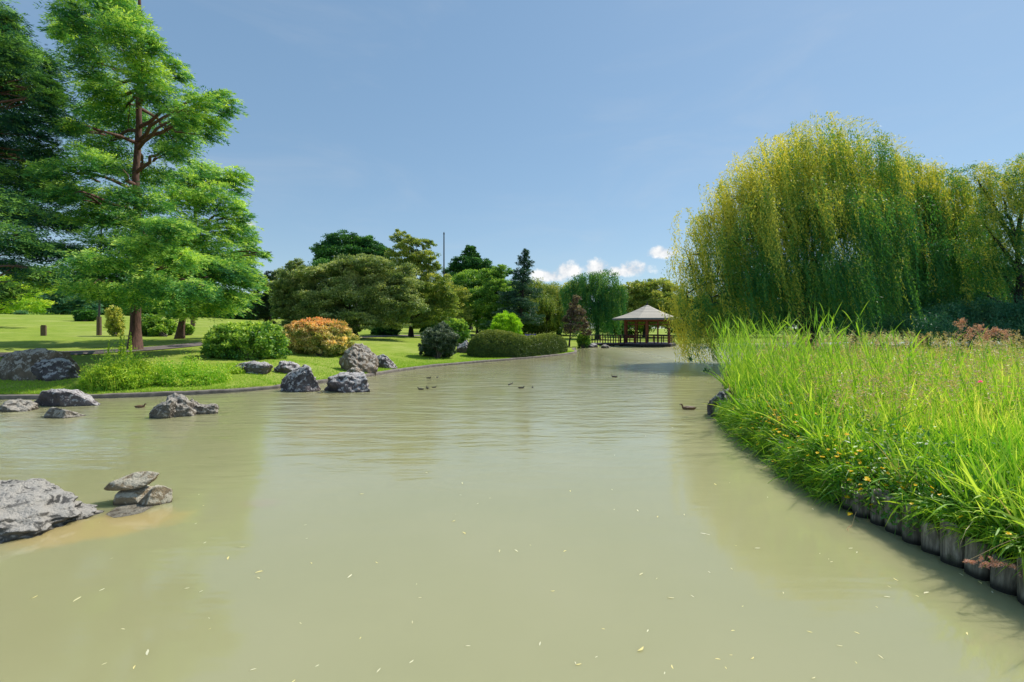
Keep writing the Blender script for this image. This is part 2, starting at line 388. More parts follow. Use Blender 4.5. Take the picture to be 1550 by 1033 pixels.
def resample(pts, step):
    pts = np.array(pts, float); seg = np.linalg.norm(np.diff(pts, axis=0), axis=1); s = np.concatenate([[0], np.cumsum(seg)])
    n = max(2, int(s[-1] / step)); u = np.linspace(0, s[-1], n)
    return np.stack([np.interp(u, s, pts[:, k]) for k in range(pts.shape[1])], 1)
def kerb():
    P = resample(LSH[1:21], .5)
    for _ in range(3): P[1:-1] = (P[:-2] + P[1:-1] * 2 + P[2:]) / 4
    T = np.gradient(P, axis=0); T /= np.linalg.norm(T, axis=1)[:, None]; N = np.stack([-T[:, 1], T[:, 0]], 1)
    prof = [(-.03, -.4), (-.03, .09), (-.015, .125), (.2, .135), (.235, .12), (.235, -.2)]
    V = []; m = len(P)
    for i in range(m):
        j = RNG.uniform(-.012, .012)
        for d, z in prof: V.append((P[i, 0] + N[i, 0] * d, P[i, 1] + N[i, 1] * d, z + j + .006 * math.sin(i * .7)))
    k = len(prof); fc = [(i * k + j, (i + 1) * k + j, (i + 1) * k + j + 1, i * k + j + 1) for i in range(m - 1) for j in range(k - 1)]
    mb = MB(); mb.add(V, np.array(fc)); tag(mb.build('pond_kerb', M['concrete'], origin=(P[60, 0], P[60, 1], 0)), 'low weathered concrete kerb curving between the lawn and the pond', 'kerb')
kerb()
def path():
    pts = [(-200, 541), (0, 538), (100, 537), (170, 534), (260, 527), (330, 519), (430, 514), (560, 510.5), (640, 508.5), (720, 507)]
    P = resample([gp(*p)[:2] for p in pts], .8)
    for _ in range(20): P[1:-1] = (P[:-2] + P[1:-1] * 2 + P[2:]) / 4
    T = np.gradient(P, axis=0); T /= np.linalg.norm(T, axis=1)[:, None]; N = np.stack([-T[:, 1], T[:, 0]], 1)
    K = 6; V = []
    for i in range(len(P)):
        for k in range(K):
            q = P[i] + N[i] * (k / (K - 1) - .5) * 2.2; V.append((q[0], q[1], float(gz(q[:1], q[1:])[0]) + .035))
    fc = [(i * K + j, i * K + j + 1, (i + 1) * K + j + 1, (i + 1) * K + j) for i in range(len(P) - 1) for j in range(K - 1)]
    mb = MB(); mb.add(V, np.array(fc)); tag(mb.build('path', M['asphalt']), 'narrow grey path crossing the lawn under the trees', kind='structure')
path()

# ------------------------------------------------------------------ trees
def unit(v): return v / (np.linalg.norm(v, axis=-1, keepdims=True) + 1e-9)
def rand_dir(n): return unit(RNG.normal(size=(n, 3)))

def clump_leaves(mb, c, rad, D, style='leaf', cov=3.2, px=2.0, tb=.5, zfloor=None, elong=2.0, nclf=1.0):
    """fill one lobe of a crown with clumps of leaf faces"""
    L = max(.06, px * D / 455); W = L / elong
    area = math.pi * rad[0] * rad[2]
    n = int(2.5 * cov * area / (.5 * L * W)) + 30
    nc = max(7, int(15 * nclf * (area ** .5)) + 8)
    u = rand_dir(nc); u[:, 2] = u[:, 2] * .9 + .12; u = unit(u)
    rr = RNG.uniform(.35, 1.0, nc) ** .6 * RNG.uniform(.88, 1.1, nc)
    C = c + u * rad * rr[:, None]
    cr = RNG.uniform(.15, .34, nc)
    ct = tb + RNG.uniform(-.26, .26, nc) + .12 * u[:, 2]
    k = RNG.integers(0, nc, n)
    off = RNG.normal(size=(n, 3)); off = unit(off) * (RNG.uniform(0, 1, n) ** .45)[:, None]
    flat = .75 if style == 'leaf' else .45
    P = C[k] + off * rad * cr[k][:, None] * np.array([1.1, 1.1, flat])
    A = unit(RNG.normal(size=(n, 3)) * .8 + unit(P - c) * .7 + np.array([0, 0, .1]))
    N = unit(RNG.normal(size=(n, 3)) * .75 + off * .5 + UP * .6)
    if style == 'needle': A = unit(A + np.array([0, 0, .35])); W = W * .6
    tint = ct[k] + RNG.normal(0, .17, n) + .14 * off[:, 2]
    if zfloor is not None:
        ok = P[:, 2] > zfloor; P, A, N, tint = P[ok], A[ok], N[ok], tint[ok]
    mb.leaves(P, A, N, L * RNG.uniform(.7, 1.3, len(P)), W * RNG.uniform(.7, 1.2, len(P)), tint)

def spray_leaves(mb, c, rad, D, axis_xy, cov=2.2, tb=.5, px=3.0, mul=1.9):
    """feathery flat plates of foliage reaching outwards from the trunk and drooping at the tips"""
    L = px * D / 455; W = L * .27
    area = math.pi * rad[0] * rad[2]; per = 46
    ns = int(mul * cov * area / (.5 * L * W) / per) + 5
    u = rand_dir(ns); rr = RNG.uniform(.1, 1.0, ns) ** .5
    O = c + u * rad * rr[:, None] * .8
    out = O - np.array([axis_xy[0], axis_xy[1], 0]); out[:, 2] = 0; out = unit(out + RNG.normal(0, .3, out.shape) * np.linalg.norm(out, axis=1)[:, None])
    out[:, 2] = RNG.uniform(-.25, .4, ns); out = unit(out)
    sl = RNG.uniform(.9, 1.9, ns) * min(1.25, max(.5, rad[0] * .55))
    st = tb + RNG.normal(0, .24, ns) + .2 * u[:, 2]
    k = np.repeat(np.arange(ns), per); n = len(k)
    t = RNG.uniform(0, 1, n); sgn = RNG.choice([-1, 1], n)
    side = unit(np.cross(out, UP)); roll = RNG.normal(0, .35, ns); side = unit(side + UP * roll[:, None])
    P = O[k] + out[k] * (sl[k] * (t - .3))[:, None] - UP * (sl[k] * t * t * .3)[:, None] + side[k] * (sgn * RNG.uniform(0, .30, n) * sl[k] * (1 - .8 * t))[:, None] + RNG.normal(0, .035, (n, 3))
    A = unit(out[k] * .8 + side[k] * (sgn * .7)[:, None] - UP * RNG.uniform(-.1, .6, n)[:, None] + RNG.normal(0, .18, (n, 3)))
    N = unit(UP * .6 + np.array([.1, -.4, 0]) + RNG.normal(0, .5, (n, 3)))
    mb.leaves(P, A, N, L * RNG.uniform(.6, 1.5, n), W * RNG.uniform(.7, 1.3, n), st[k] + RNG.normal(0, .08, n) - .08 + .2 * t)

def strands(mb, O, length, D, wind=(.25, 0, 0), tb=.5, px=1.9, floor=.25, gap=None, twig=None, dense=1.0):
    """hanging leafy withies"""
    L = px * D / 455; W = L * .26; gap = (gap or L * .5) / dense
    P = []; A = []; T = []
    w = np.array(wind); bs = RNG.normal(0, .12, (len(O) // 7 + 1, 2)); bt = RNG.normal(0, .22, len(O) // 7 + 1); bl = RNG.uniform(.5, 1.35, len(O) // 7 + 1)
    O = O.copy(); bo = O[::7][np.arange(len(O)) // 7]; O = bo + RNG.normal(0, .17, O.shape); length = length * bl[np.arange(len(O)) // 7]
    for i in range(len(O)):
        n = max(4, int(length[i] / gap)); t = (np.arange(n) + RNG.uniform(0, 1)) / n
        g_ = bs[i // 7]; sw = w * (1 + 3 * g_[0]) + np.array([g_[1], g_[0], 0]) + RNG.normal(0, .03, 3) * [1, 1, 0]
        out = g_ * 3.5 + RNG.normal(0, .12, 2)
        x = O[i][0] + out[0] * np.minimum(t * 3, 1) * .9 + sw[0] * length[i] * t ** 1.3 + .06 * np.sin(t * 9 + i)
        y = O[i][1] + out[1] * np.minimum(t * 3, 1) * .9 + sw[1] * length[i] * t ** 1.3
        z = O[i][2] + .25 * np.sin(np.minimum(t * 4, 1) * np.pi) - length[i] * t ** 1.15
        p = np.stack([x, y, z], 1); ok = p[:, 2] > floor; p = p[ok]
        if len(p) < 3: continue
        P.append(p + RNG.normal(0, .03, p.shape)); m = len(p)
        d = unit(np.gradient(p, axis=0)); A.append(unit(d * .9 + RNG.normal(0, .38, (m, 3)) + w * .5))
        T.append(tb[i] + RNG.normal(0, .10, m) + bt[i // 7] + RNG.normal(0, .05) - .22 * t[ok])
    P = np.concatenate(P); A = np.concatenate(A); T = np.concatenate(T)
    mb.leaves(P, A, unit(RNG.normal(size=P.shape) + [0, -.6, .3]), L * RNG.uniform(.7, 1.35, len(P)), W * RNG.uniform(.7, 1.3, len(P)), T)

def curve(a, b, sag=0.0, n=7, wob=.04):
    a = np.array(a, float); b = np.array(b, float); t = np.linspace(0, 1, n)[:, None]; L = np.linalg.norm(b - a)
    p = a + (b - a) * t; p[:, 2] += sag * L * (t[:, 0] * (1 - t[:, 0])) * 4
    p[1:-1] += RNG.normal(0, wob * L, (n - 2, 3)) * .4
    return p
def trunk_mesh(mb, base, top, r0, r1, lean=0, sides=12, flare=1.6, n=10):
    p = curve(base - np.array([0, 0, .25]), top, 0, n, .012); t = np.linspace(0, 1, n)
    r = r0 * (1 - t) + r1 * t; r[0] *= flare; r[1] *= 1 + (flare - 1) * .25
    mb.tube(p, r, sides, True, .06); return p

def make_tree(name, label, cat, px, py, lobes, m, barkm='bark_dark', D=None, r0=.3, style='leaf', cov=3.2, lpx=2.0, topz=.6, group=None, dep=.7,
              limbs=True, tb=.5, trunks=None, elong=2.0, nclf=1.0, wind=(.1, 0, 0), slen=(2, 4), trunk=True):
    base = gp(px, py) if D is None else onground(px, D)
    D = base[1]; root = empty(name, base, label, cat, group)
    LB = []; gs = 1.0 if (style == 'weep' or name in ('purple_tree', 'cypress_tree') or 'silver-olive tree behind' in label) else 1.12
    for l in lobes:
        lx, ly, rx, ry = l[:4]; dd = l[4] if len(l) > 4 else RNG.uniform(-.6, .6) * rx / F * D
        tl = l[5] if len(l) > 5 else tb
        Dl = D + dd; c = at(lx, ly, Dl); LB.append((c, np.array([rx / F * Dl, max(rx, ry) * dep / F * Dl, ry / F * Dl]) * gs, Dl, tl))
    zt = max(c[2] for c, *_ in LB); zb = min(c[2] - r[2] for c, r, *_ in LB)
    if trunk:
        wd = MB(); top = np.array([base[0] * .6 + .4 * np.mean([c[0] for c, *_ in LB]), base[1], base[2] + (zt - base[2]) * topz])
        tp = trunk_mesh(wd, base, top, r0, r0 * .3)
        if limbs:
            for c, r, *_ in LB:
                h = np.clip((c[2] - base[2]) / max(top[2] - base[2], .1) * .72, .22, 1); k = int(h * (len(tp) - 1))
                wd.tube(curve(tp[k], c, .06), np.linspace(r0 * .4, r0 * .08, 7), 6, False)
        wd.build('trunk', M[barkm], root, smooth_=True)
    cr = MB()
    for c, r, Dl, tl in LB:
        if style == 'spray': spray_leaves(cr, c, r, Dl, base[:2], cov, tl, lpx)
        elif style == 'weep':
            n = int(cov * 36 * (50 / D) ** 1.0 * r[0] * max(r[1], r[2] * .6)) + 12
            u = rand_dir(n); u[:, 2] = np.abs(u[:, 2]) * 1.0 - .15
            O = c + u * r * RNG.uniform(.55, 1, n)[:, None]
            clump_leaves(cr, c, r * .85, Dl, 'leaf', .45, 2.0, max(.05, tl - .4), None, 3.0)
            ln = RNG.uniform(*slen, n) * np.clip(r[2] / 1.5, .5, 1.3)
            strands(cr, O, ln, Dl, wind, np.full(n, tl) + .25 * np.clip(u[:, 2], 0, 1), lpx, base[2] + .4)
        else: clump_leaves(cr, c, r, Dl, style, cov, lpx, tl, base[2] + .15, elong, nclf)
    cr.build('crown', M[m], root)
    return root

# --- redwoods on the left lawn
A_l = [(150, -20, 40, 40), (120, 20, 35, 28), (172, 12, 36, 26), (205, 25, 22, 16), (95, 40, 22, 14), (130, 55, 36, 22), (185, 60, 50, 26), (238, 66, 26, 14), (150, 95, 46, 24),
       (215, 105, 48, 28), (255, 112, 24, 20), (165, 135, 40, 20), (242, 143, 45, 22), (300, 152, 34, 17), (338, 158, 26, 20), (320, 185, 30, 20), (285, 175, 34, 20),
       (180, 175, 44, 24), (140, 165, 32, 18), (258, 200, 36, 26), (168, 215, 52, 22), (110, 200, 30, 14), (250, 232, 30, 16), (150, 250, 50, 18), (222, 262, 40, 18), (95, 262, 40, 16),
       (160, 295, 52, 16), (215, 305, 46, 20), (190, 335, 50, 16), (145, 330, 40, 12), (95, 300, 36, 14), (180, 368, 60, 16), (240, 350, 46, 18), (120, 405, 55, 12), (185, 410, 58, 18), (240, 400, 46, 20), (165, 435, 50, 12), (220, 445, 50, 14), (300, 398, 46, 15, 0, -1), (345, 412, 44, 14, 0, 0), (285, 430, 46, 13, 0, -1.5), (330, 445, 44, 11, 0, .5), (372, 425, 30, 12, .1, 1), (255, 410, 46, 14, 0, -2), (230, 445, 50, 11, 0, -3), (150, 432, 56, 10, 0, -6.5), (235, 425, 50, 14, 0, -6), (95, 418, 50, 9, .1, -6), (195, 448, 56, 9, 0, -5), (270, 395, 44, 16, .05, -7), (215, 372, 50, 16, 0, -7), (150, 392, 50, 12, 0, -7.5), (290, 430, 44, 14, .1, -7.5), (250, 345, 44, 16, 0, -7)]  # lobes with a set depth are extra foliage, added to shade the lawn
B_l = [(310, 258, 42, 17), (345, 275, 26, 22), (275, 270, 34, 20), (330, 305, 42, 20), (280, 308, 40, 22), (355, 325, 22, 14), (300, 340, 46, 20), (345, 352, 38, 18), (372, 368, 20, 14),
       (270, 375, 46, 22), (325, 385, 48, 20), (370, 398, 26, 16), (398, 384, 12, 5), (285, 415, 52, 20), (345, 420, 46, 18), (385, 425, 24, 12), (300, 448, 56, 14), (350, 450, 40, 14), (245, 440, 38, 14), (275, 468, 40, 9), (330, 468, 34, 8)]
def redwood(name, label, px, py, lobes, m, r0, toppx, D=None, lean=0, tb=.5, cov=2.2, group=None, extra=()):
    base = gp(px, py) if D is None else onground(px, D); D = base[1]
    root = empty(name, base, label, 'conifer tree', group)
    wd = MB(); top = at(*toppx, D); n = 16
    p = curve(base - [0, 0, .3], top, 0, n, .006); t = np.linspace(0, 1, n); r = r0 * (1 - t) ** .8 + .05; r[0] *= 1.7; r[1] *= 1.12
    wd.tube(p, r, 14, True, .09)
    cr = MB()
    for l in lobes:
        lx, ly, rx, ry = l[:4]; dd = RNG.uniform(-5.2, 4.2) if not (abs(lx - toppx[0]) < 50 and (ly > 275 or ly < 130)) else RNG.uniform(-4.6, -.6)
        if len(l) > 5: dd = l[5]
        Dl = D + dd; c = at(lx + RNG.uniform(-8, 8), ly + RNG.uniform(-7, 7), Dl); rad = np.array([rx * RNG.uniform(.8, 1.1), max(rx * .9, ry), ry * RNG.uniform(1.2, 1.7)]) / F * Dl
        z = c[2] + .5 - .12 * abs(c[0] - base[0]); i = int(np.clip(np.searchsorted(p[:, 2], z), 1, n - 1)); f = (z - p[i - 1, 2]) / (p[i, 2] - p[i - 1, 2] + 1e-6)
        s = p[i - 1] + (p[i] - p[i - 1]) * np.clip(f, 0, 1)
        e = c + (c - s) * [.1, .1, .0]
        if c[2] < top[2] - .8 or abs(c[0] - top[0]) < 1: wd.tube(curve(s, e, .05, 8, .03), np.linspace(.11, .025, 8), 6, False)
        for q in range(3 if c[2] < top[2] - .8 else 0):
            g = c + rand_dir(1)[0] * rad * .8; wd.tube(curve(s + (c - s) * .55, g, .03, 5), np.linspace(.045, .012, 5), 5, False)
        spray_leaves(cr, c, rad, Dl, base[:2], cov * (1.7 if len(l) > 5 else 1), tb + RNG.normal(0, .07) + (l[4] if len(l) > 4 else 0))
    wd.build('trunk', M['bark_red'], root, smooth_=True); cr.build('crown', M[m], root); return root
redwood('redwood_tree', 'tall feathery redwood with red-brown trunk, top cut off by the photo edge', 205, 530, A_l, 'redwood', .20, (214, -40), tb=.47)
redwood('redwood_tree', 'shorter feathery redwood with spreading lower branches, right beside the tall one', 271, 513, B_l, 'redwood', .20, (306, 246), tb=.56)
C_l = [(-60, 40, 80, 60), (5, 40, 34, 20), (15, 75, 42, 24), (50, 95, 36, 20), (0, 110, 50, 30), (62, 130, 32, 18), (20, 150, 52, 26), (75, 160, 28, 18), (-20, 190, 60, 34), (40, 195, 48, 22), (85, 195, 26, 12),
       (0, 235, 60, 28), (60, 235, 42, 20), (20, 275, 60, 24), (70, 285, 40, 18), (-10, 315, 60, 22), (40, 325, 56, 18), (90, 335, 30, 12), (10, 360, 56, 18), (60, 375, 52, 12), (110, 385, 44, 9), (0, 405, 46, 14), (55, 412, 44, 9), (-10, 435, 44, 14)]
redwood('redwood_tree', 'dark shaded redwood at the left edge of the photo, limbs reaching right', -120, 548, C_l, 'redwood_shaded', .42, (-100, -60), D=23, tb=.42, cov=2.6)
E_l = [(15, 448, 34, 12), (45, 462, 26, 9), (-15, 462, 30, 10), (10, 425, 28, 10), (55, 440, 20, 8), (-30, 440, 34, 16)]
make_tree('deciduous_tree', 'bright yellow-green tree low behind the dark redwood at the left edge', 'tree', -30, 0, E_l, 'yellow_low', D=48, r0=.2, cov=2.6)

# --- big willow and companions on the right bank
def willow():
    base = onground(1221, 33.0); D = base[1]
    root = empty('weeping_willow', base, 'big golden green weeping willow in front of the pavilion side, trunk rising from the reeds', 'willow tree')
    wd = MB()
    t1 = at(1216, 440, D); p1 = curve(base - [0, 0, .3], t1, 0, 8, .02); wd.tube(p1, np.linspace(.55, .36, 8), 12, True, .08)
    b2 = base + [.55, .3, 0]; t2 = at(1238, 430, D + .4); wd.tube(curve(b2 - [0, 0, .3], t2, 0, 8, .02), np.linspace(.38, .24, 8), 10, True, .08)
    lob = [(1235, 245, 85, 52, 0, .78), (1180, 265, 70, 48, -1.5, .84), (1300, 262, 62, 44, 1, .66), (1120, 300, 58, 46, -1.5, .86), (1175, 330, 80, 50, -3, .66), (1250, 330, 70, 50, -3, .50), (1075, 350, 48, 44, -1, .84), (1125, 380, 62, 44, -3, .56),
           (1045, 400, 26, 34, -.5, .84), (1085, 420, 42, 34, -2, .52), (1315, 330, 60, 46, -1, .42), (1160, 420, 56, 36, -4, .38), (1240, 410, 66, 36, -4, .36), (1310, 410, 56, 36, -2, .36), (1040, 455, 24, 26, -1.5, .8), (1034, 488, 20, 22, -1.5, .84), (1062, 488, 24, 18, -2.5, .6), (1080, 460, 34, 26, -3, .5)]
    cr = MB()
    for i, (lx, ly, rx, ry, dd, tl) in enumerate(lob):
        Dl = D + dd; c = at(lx, ly, Dl); r = np.array([rx, rx * .85, ry]) / F * Dl
        wd.tube(curve(p1[-1 - (i % 3)], c + [0, 0, r[2] * .4], .12, 9, .05), np.linspace(.2, .04, 9), 7, False)
        for q in range(3):
            g = c + rand_dir(1)[0] * r * .8; wd.tube(curve(c, g, .1, 5), np.linspace(.05, .012, 5), 5, False)
        n = int(80 * r[0] * r[1] ** .9) + 50
        u = rand_dir(n); u[:, 2] = u[:, 2] * .62 + .38
        O = c + u * r * RNG.uniform(.45, 1.12, n)[:, None]
        clump_leaves(cr, c, r * .8, Dl, 'leaf', .13, 2.2, max(.03, tl - .5), None, 3.5)
        ln = RNG.uniform(1.6, 4.6, n) * (.75 + .25 * (c[2] / 10))
        strands(cr, O, ln, Dl, (.27, .02, 0), tl + .04 - .12 * (lx > 1190) + .12 * (lx < 1070) + .26 * np.clip(u[:, 2], -1, 1), 2.8, .12 if lx < 1095 else 2.1)  # tint carries golden leaf colour plus painted light upper left, shade low down
        if ly < 300:   # wind-blown tips at the top
            n = 110; u = rand_dir(n); u[:, 2] = np.abs(u[:, 2]) + .3; u = unit(u); O = c + u * r * .95
            P = []; A = []
            for o_, uu in zip(O, u):
                k = 9; t = np.linspace(0, 1, k); d = unit(np.array([.55, 0, .85]) + RNG.normal(0, .25, 3))
                pp = o_ + d * (t * RNG.uniform(.6, 1.2))[:, None]; pp[:, 0] += .4 * t ** 2; pp[:, 2] -= .35 * t ** 3
                P.append(pp); A.append(unit(d + RNG.normal(0, .35, (k, 3)) + [.3, 0, -.1]))
            P = np.concatenate(P); A = np.concatenate(A); cr.leaves(P, A, rand_dir(len(P)), .2, .05, np.full(len(P), .95))
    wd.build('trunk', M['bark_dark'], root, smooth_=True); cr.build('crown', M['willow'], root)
willow()
W2 = [(1375, 264, 46, 30, 0, .85), (1330, 284, 42, 34, 1, .72), (1420, 282, 42, 32, 1, .78), (1450, 312, 44, 34, 1, .7), (1380, 320, 60, 40, 0, .5), (1450, 350, 50, 34, 1, .42), (1400, 385, 66, 34, -2, .34), (1345, 380, 46, 44, 0, .34), (1470, 392, 46, 28, 0, .34), (1360, 440, 50, 28, -2, .25), (1420, 450, 50, 22, -2, .25)]
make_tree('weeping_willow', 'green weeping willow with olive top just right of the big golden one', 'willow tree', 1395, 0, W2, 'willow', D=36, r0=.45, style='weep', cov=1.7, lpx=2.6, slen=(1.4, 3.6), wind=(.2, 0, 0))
W3 = [(1480, 272, 38, 28, 0, .82), (1518, 300, 46, 36, 0, .7), (1556, 268, 44, 40, 0, .76), (1490, 340, 40, 28, 0, .6), (1540, 370, 46, 30, 0, .5), (1600, 350, 60, 60, 0, .5), (1500, 400, 34, 26, 0, .5), (1548, 425, 44, 26, 0, .42), (1600, 440, 60, 40, 0, .4), (1480, 440, 26, 20, 0, .5)]
make_tree('weeping_willow', 'light olive willow with bare crooked limbs at the right edge of the photo', 'willow tree', 1545, 0, W3, 'willow', D=32, r0=.4, style='weep', cov=1.4, lpx=2.6, slen=(.9, 2.4), wind=(.3, 0, 0))
W4 = [(1440, 478, 50, 20), (1500, 470, 48, 24), (1395, 490, 44, 16), (1340, 492, 40, 14), (1550, 475, 50, 26), (1470, 500, 60, 14), (1530, 500, 50, 14), (1600, 480, 50, 34), (1290, 495, 36, 10)]
make_tree('thicket_shrub', 'blue-green bushy thicket growing under the willows at the right', 'bush', 1460, 0, W4, 'willow_blue', D=31, r0=.12, cov=2.6, style='weep', lpx=2.4, slen=(.8, 1.8), wind=(.2, 0, 0))
make_tree('garden_tree', 'dark leafy tree showing as shade between the willow trunks', 'tree', 1290, 0, [(1150, 455, 60, 30), (1210, 455, 60, 36), (1270, 450, 60, 40), (1330, 440, 60, 44), (1410, 445, 60, 40), (1480, 450, 60, 40), (1560, 450, 60, 45), (1190, 485, 60, 18), (1300, 480, 80, 20), (1450, 480, 90, 22)], 'dark', D=62, r0=.4, cov=2.6)

# --- middle group of park trees
T = make_tree
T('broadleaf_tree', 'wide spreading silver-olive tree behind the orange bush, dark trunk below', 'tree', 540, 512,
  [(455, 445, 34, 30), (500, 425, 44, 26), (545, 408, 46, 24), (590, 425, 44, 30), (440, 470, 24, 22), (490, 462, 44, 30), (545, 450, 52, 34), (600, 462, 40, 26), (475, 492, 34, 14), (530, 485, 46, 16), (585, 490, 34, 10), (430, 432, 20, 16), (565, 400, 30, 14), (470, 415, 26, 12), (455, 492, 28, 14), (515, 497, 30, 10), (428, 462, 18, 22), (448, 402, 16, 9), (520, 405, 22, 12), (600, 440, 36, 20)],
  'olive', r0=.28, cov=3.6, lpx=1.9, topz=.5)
T('broadleaf_tree', 'dense dark green tree whose rounded head rises behind the silver-olive one', 'tree', 540, 0,
  [(520, 368, 26, 16), (500, 382, 22, 14), (545, 372, 24, 14), (560, 385, 26, 16), (525, 390, 40, 18), (490, 398, 14, 10), (575, 395, 20, 14), (530, 415, 50, 20)], 'dark', D=85, r0=.4, cov=4.2, lpx=1.8, style='leaf')
T('broadleaf_tree', 'tall thin-topped olive tree with a ragged crown, left of the mast', 'tree', 622, 510,
  [(605, 358, 13, 8), (622, 372, 18, 10), (645, 370, 12, 7), (612, 390, 26, 16), (640, 392, 20, 14), (655, 402, 12, 8), (625, 415, 34, 18), (655, 430, 26, 16), (635, 448, 44, 18), (670, 455, 22, 14), (615, 470, 34, 14), (660, 474, 30, 12), (640, 490, 22, 7)], 'olive2', r0=.25, cov=2.8, lpx=1.9, topz=.8, tb=.36)
T('conifer_tree', 'dark cone-shaped conifer just right of the mast', 'conifer tree', 712, 0,
  [(712, 380, 8, 7), (712, 390, 15, 8), (708, 400, 24, 10), (722, 402, 20, 10), (700, 412, 24, 10), (728, 412, 22, 9), (712, 425, 36, 14), (712, 445, 36, 14)], 'dark', D=95, r0=.4, cov=5, lpx=1.6, style='leaf')
T('broadleaf_tree', 'rounded mid-green tree below the cone-shaped conifer, trunk in shade', 'tree', 722, 507,
  [(700, 430, 22, 14), (725, 425, 26, 14), (748, 438, 22, 16), (705, 452, 28, 18), (735, 455, 32, 20), (700, 475, 22, 14), (725, 480, 26, 14), (755, 478, 22, 12)], 'green', r0=.22, cov=3.6, lpx=1.8)
def spruce():
    base = onground(787, 62); D = 62.; root = empty('spruce_tree', base, 'blue-black spruce with a bent ragged tip above its neighbours', 'conifer tree')
    wd = MB(); top = at(795, 376, D); wd.tube(curve(base, top, 0, 10, .008), np.linspace(.3, .03, 10), 8, True); cr = MB()
    for i in range(76):
        f = (i / 76) ** 1.05; y = 380 + f * 112; hw = (3 + 7 * min(1, f * 5) + 28 * max(0, f - .2) ** .9) * RNG.uniform(.35, 1.45)
        a = RNG.uniform(0, 2 * np.pi); x0 = 795 - 8 * f; c = at(x0 + math.cos(a) * hw * .7, y, D + math.sin(a) * hw * .7 / F * D)
        s = at(x0, y - 4, D); wd.tube(np.array([s, (s + c) / 2 + [0, 0, .1], c]), [.05, .03, .01], 4, False)
        clump_leaves(cr, c, np.array([hw * .48 + 1.6, hw * .48 + 1.6, 2.4 + 3 * f]) / F * D, D, 'needle', 2.6, 1.7, .45)
    wd.build('trunk', M['bark_dark'], root); cr.build('crown', M['spruce'], root)
spruce()
T('broadleaf_tree', 'drooping yellow-olive tree behind the clipped hedge, right of the spruce', 'tree', 828, 508,
  [(805, 430, 22, 12), (830, 438, 24, 12), (815, 455, 30, 14), (845, 455, 22, 14), (800, 470, 26, 14), (835, 475, 28, 14), (860, 470, 16, 12), (815, 490, 30, 10), (845, 490, 20, 8)], 'olive2', r0=.2, style='weep', cov=2.2, lpx=1.8, slen=(.8, 1.8))
T('weeping_willow', 'large shaded weeping willow behind the footbridge, left of the pavilion', 'willow tree', 905, 0,
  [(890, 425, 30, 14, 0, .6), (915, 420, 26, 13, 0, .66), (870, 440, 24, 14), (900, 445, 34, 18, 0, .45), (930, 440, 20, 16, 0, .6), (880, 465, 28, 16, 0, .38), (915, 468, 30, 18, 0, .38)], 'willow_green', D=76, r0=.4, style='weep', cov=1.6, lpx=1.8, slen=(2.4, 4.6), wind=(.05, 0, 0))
T('broadleaf_tree', 'yellowish broad tree directly behind the pavilion roof', 'tree', 975, 0,
  [(955, 445, 18, 14), (975, 438, 22, 13), (1000, 436, 20, 12), (1020, 445, 20, 14), (965, 462, 26, 14), (1000, 460, 28, 16), (945, 465, 14, 18), (985, 480, 44, 14), (1030, 470, 24, 16)], 'olive2', D=88, r0=.35, cov=3.2, lpx=1.8)
T('broadleaf_tree', 'leafy mid-green tree just left of the spruce, behind the lime shrub', 'tree', 752, 0, [(745, 420, 18, 12), (760, 412, 14, 9), (752, 440, 24, 16), (770, 450, 18, 14), (745, 465, 26, 16), (770, 475, 24, 14), (750, 492, 30, 10)], 'green', D=68, r0=.2, cov=3.2, lpx=1.8)
T('broadleaf_tree', 'olive tree filling the belt between the mast and the grey ball shrub', 'tree', 678, 0, [(668, 440, 20, 14), (690, 450, 18, 14), (672, 465, 24, 16), (695, 478, 20, 12), (670, 488, 26, 10)], 'olive2', D=66, r0=.2, cov=3.2, lpx=1.8)
T('purple_tree', 'small purple-leaved tree on a thin trunk beside the footbridge', 'tree', 861, 521,
  [(873, 455, 6, 8), (868, 468, 9, 9), (876, 474, 9, 10), (862, 482, 10, 8), (880, 488, 11, 10), (866, 497, 12, 8), (886, 500, 9, 8)], 'purple', D=54, r0=.12, cov=3.2, lpx=1.7)
T('cypress_tree', 'near-black columnar cypress at the left end of the silver-olive tree', 'conifer tree', 408, 0,
  [(410, 430, 12, 18), (400, 445, 14, 18), (414, 455, 14, 24), (395, 468, 18, 18), (410, 480, 18, 14)], 'cypress', D=66, r0=.25, cov=4.2, lpx=1.7, style='needle')
T('broadleaf_tree', 'light green bushy tree between the redwood and the silver-olive tree', 'tree', 440, 0,
  [(432, 420, 20, 13), (448, 428, 20, 14), (425, 440, 20, 16), (445, 455, 20, 18), (460, 415, 14, 9)], 'olive', D=75, r0=.25, cov=3.2, lpx=1.8)
T('blue_conifer', 'spreading grey-blue cedar far across the lawn, left of the clipped green bush', 'conifer tree', 92, 0,
  [(82, 452, 26, 8), (75, 464, 22, 7), (105, 458, 24, 8), (125, 452, 20, 9), (100, 470, 26, 6), (135, 464, 18, 9), (90, 442, 18, 6)], 'willow_blue', D=120, r0=.5, cov=3, lpx=1.8, style='spray')
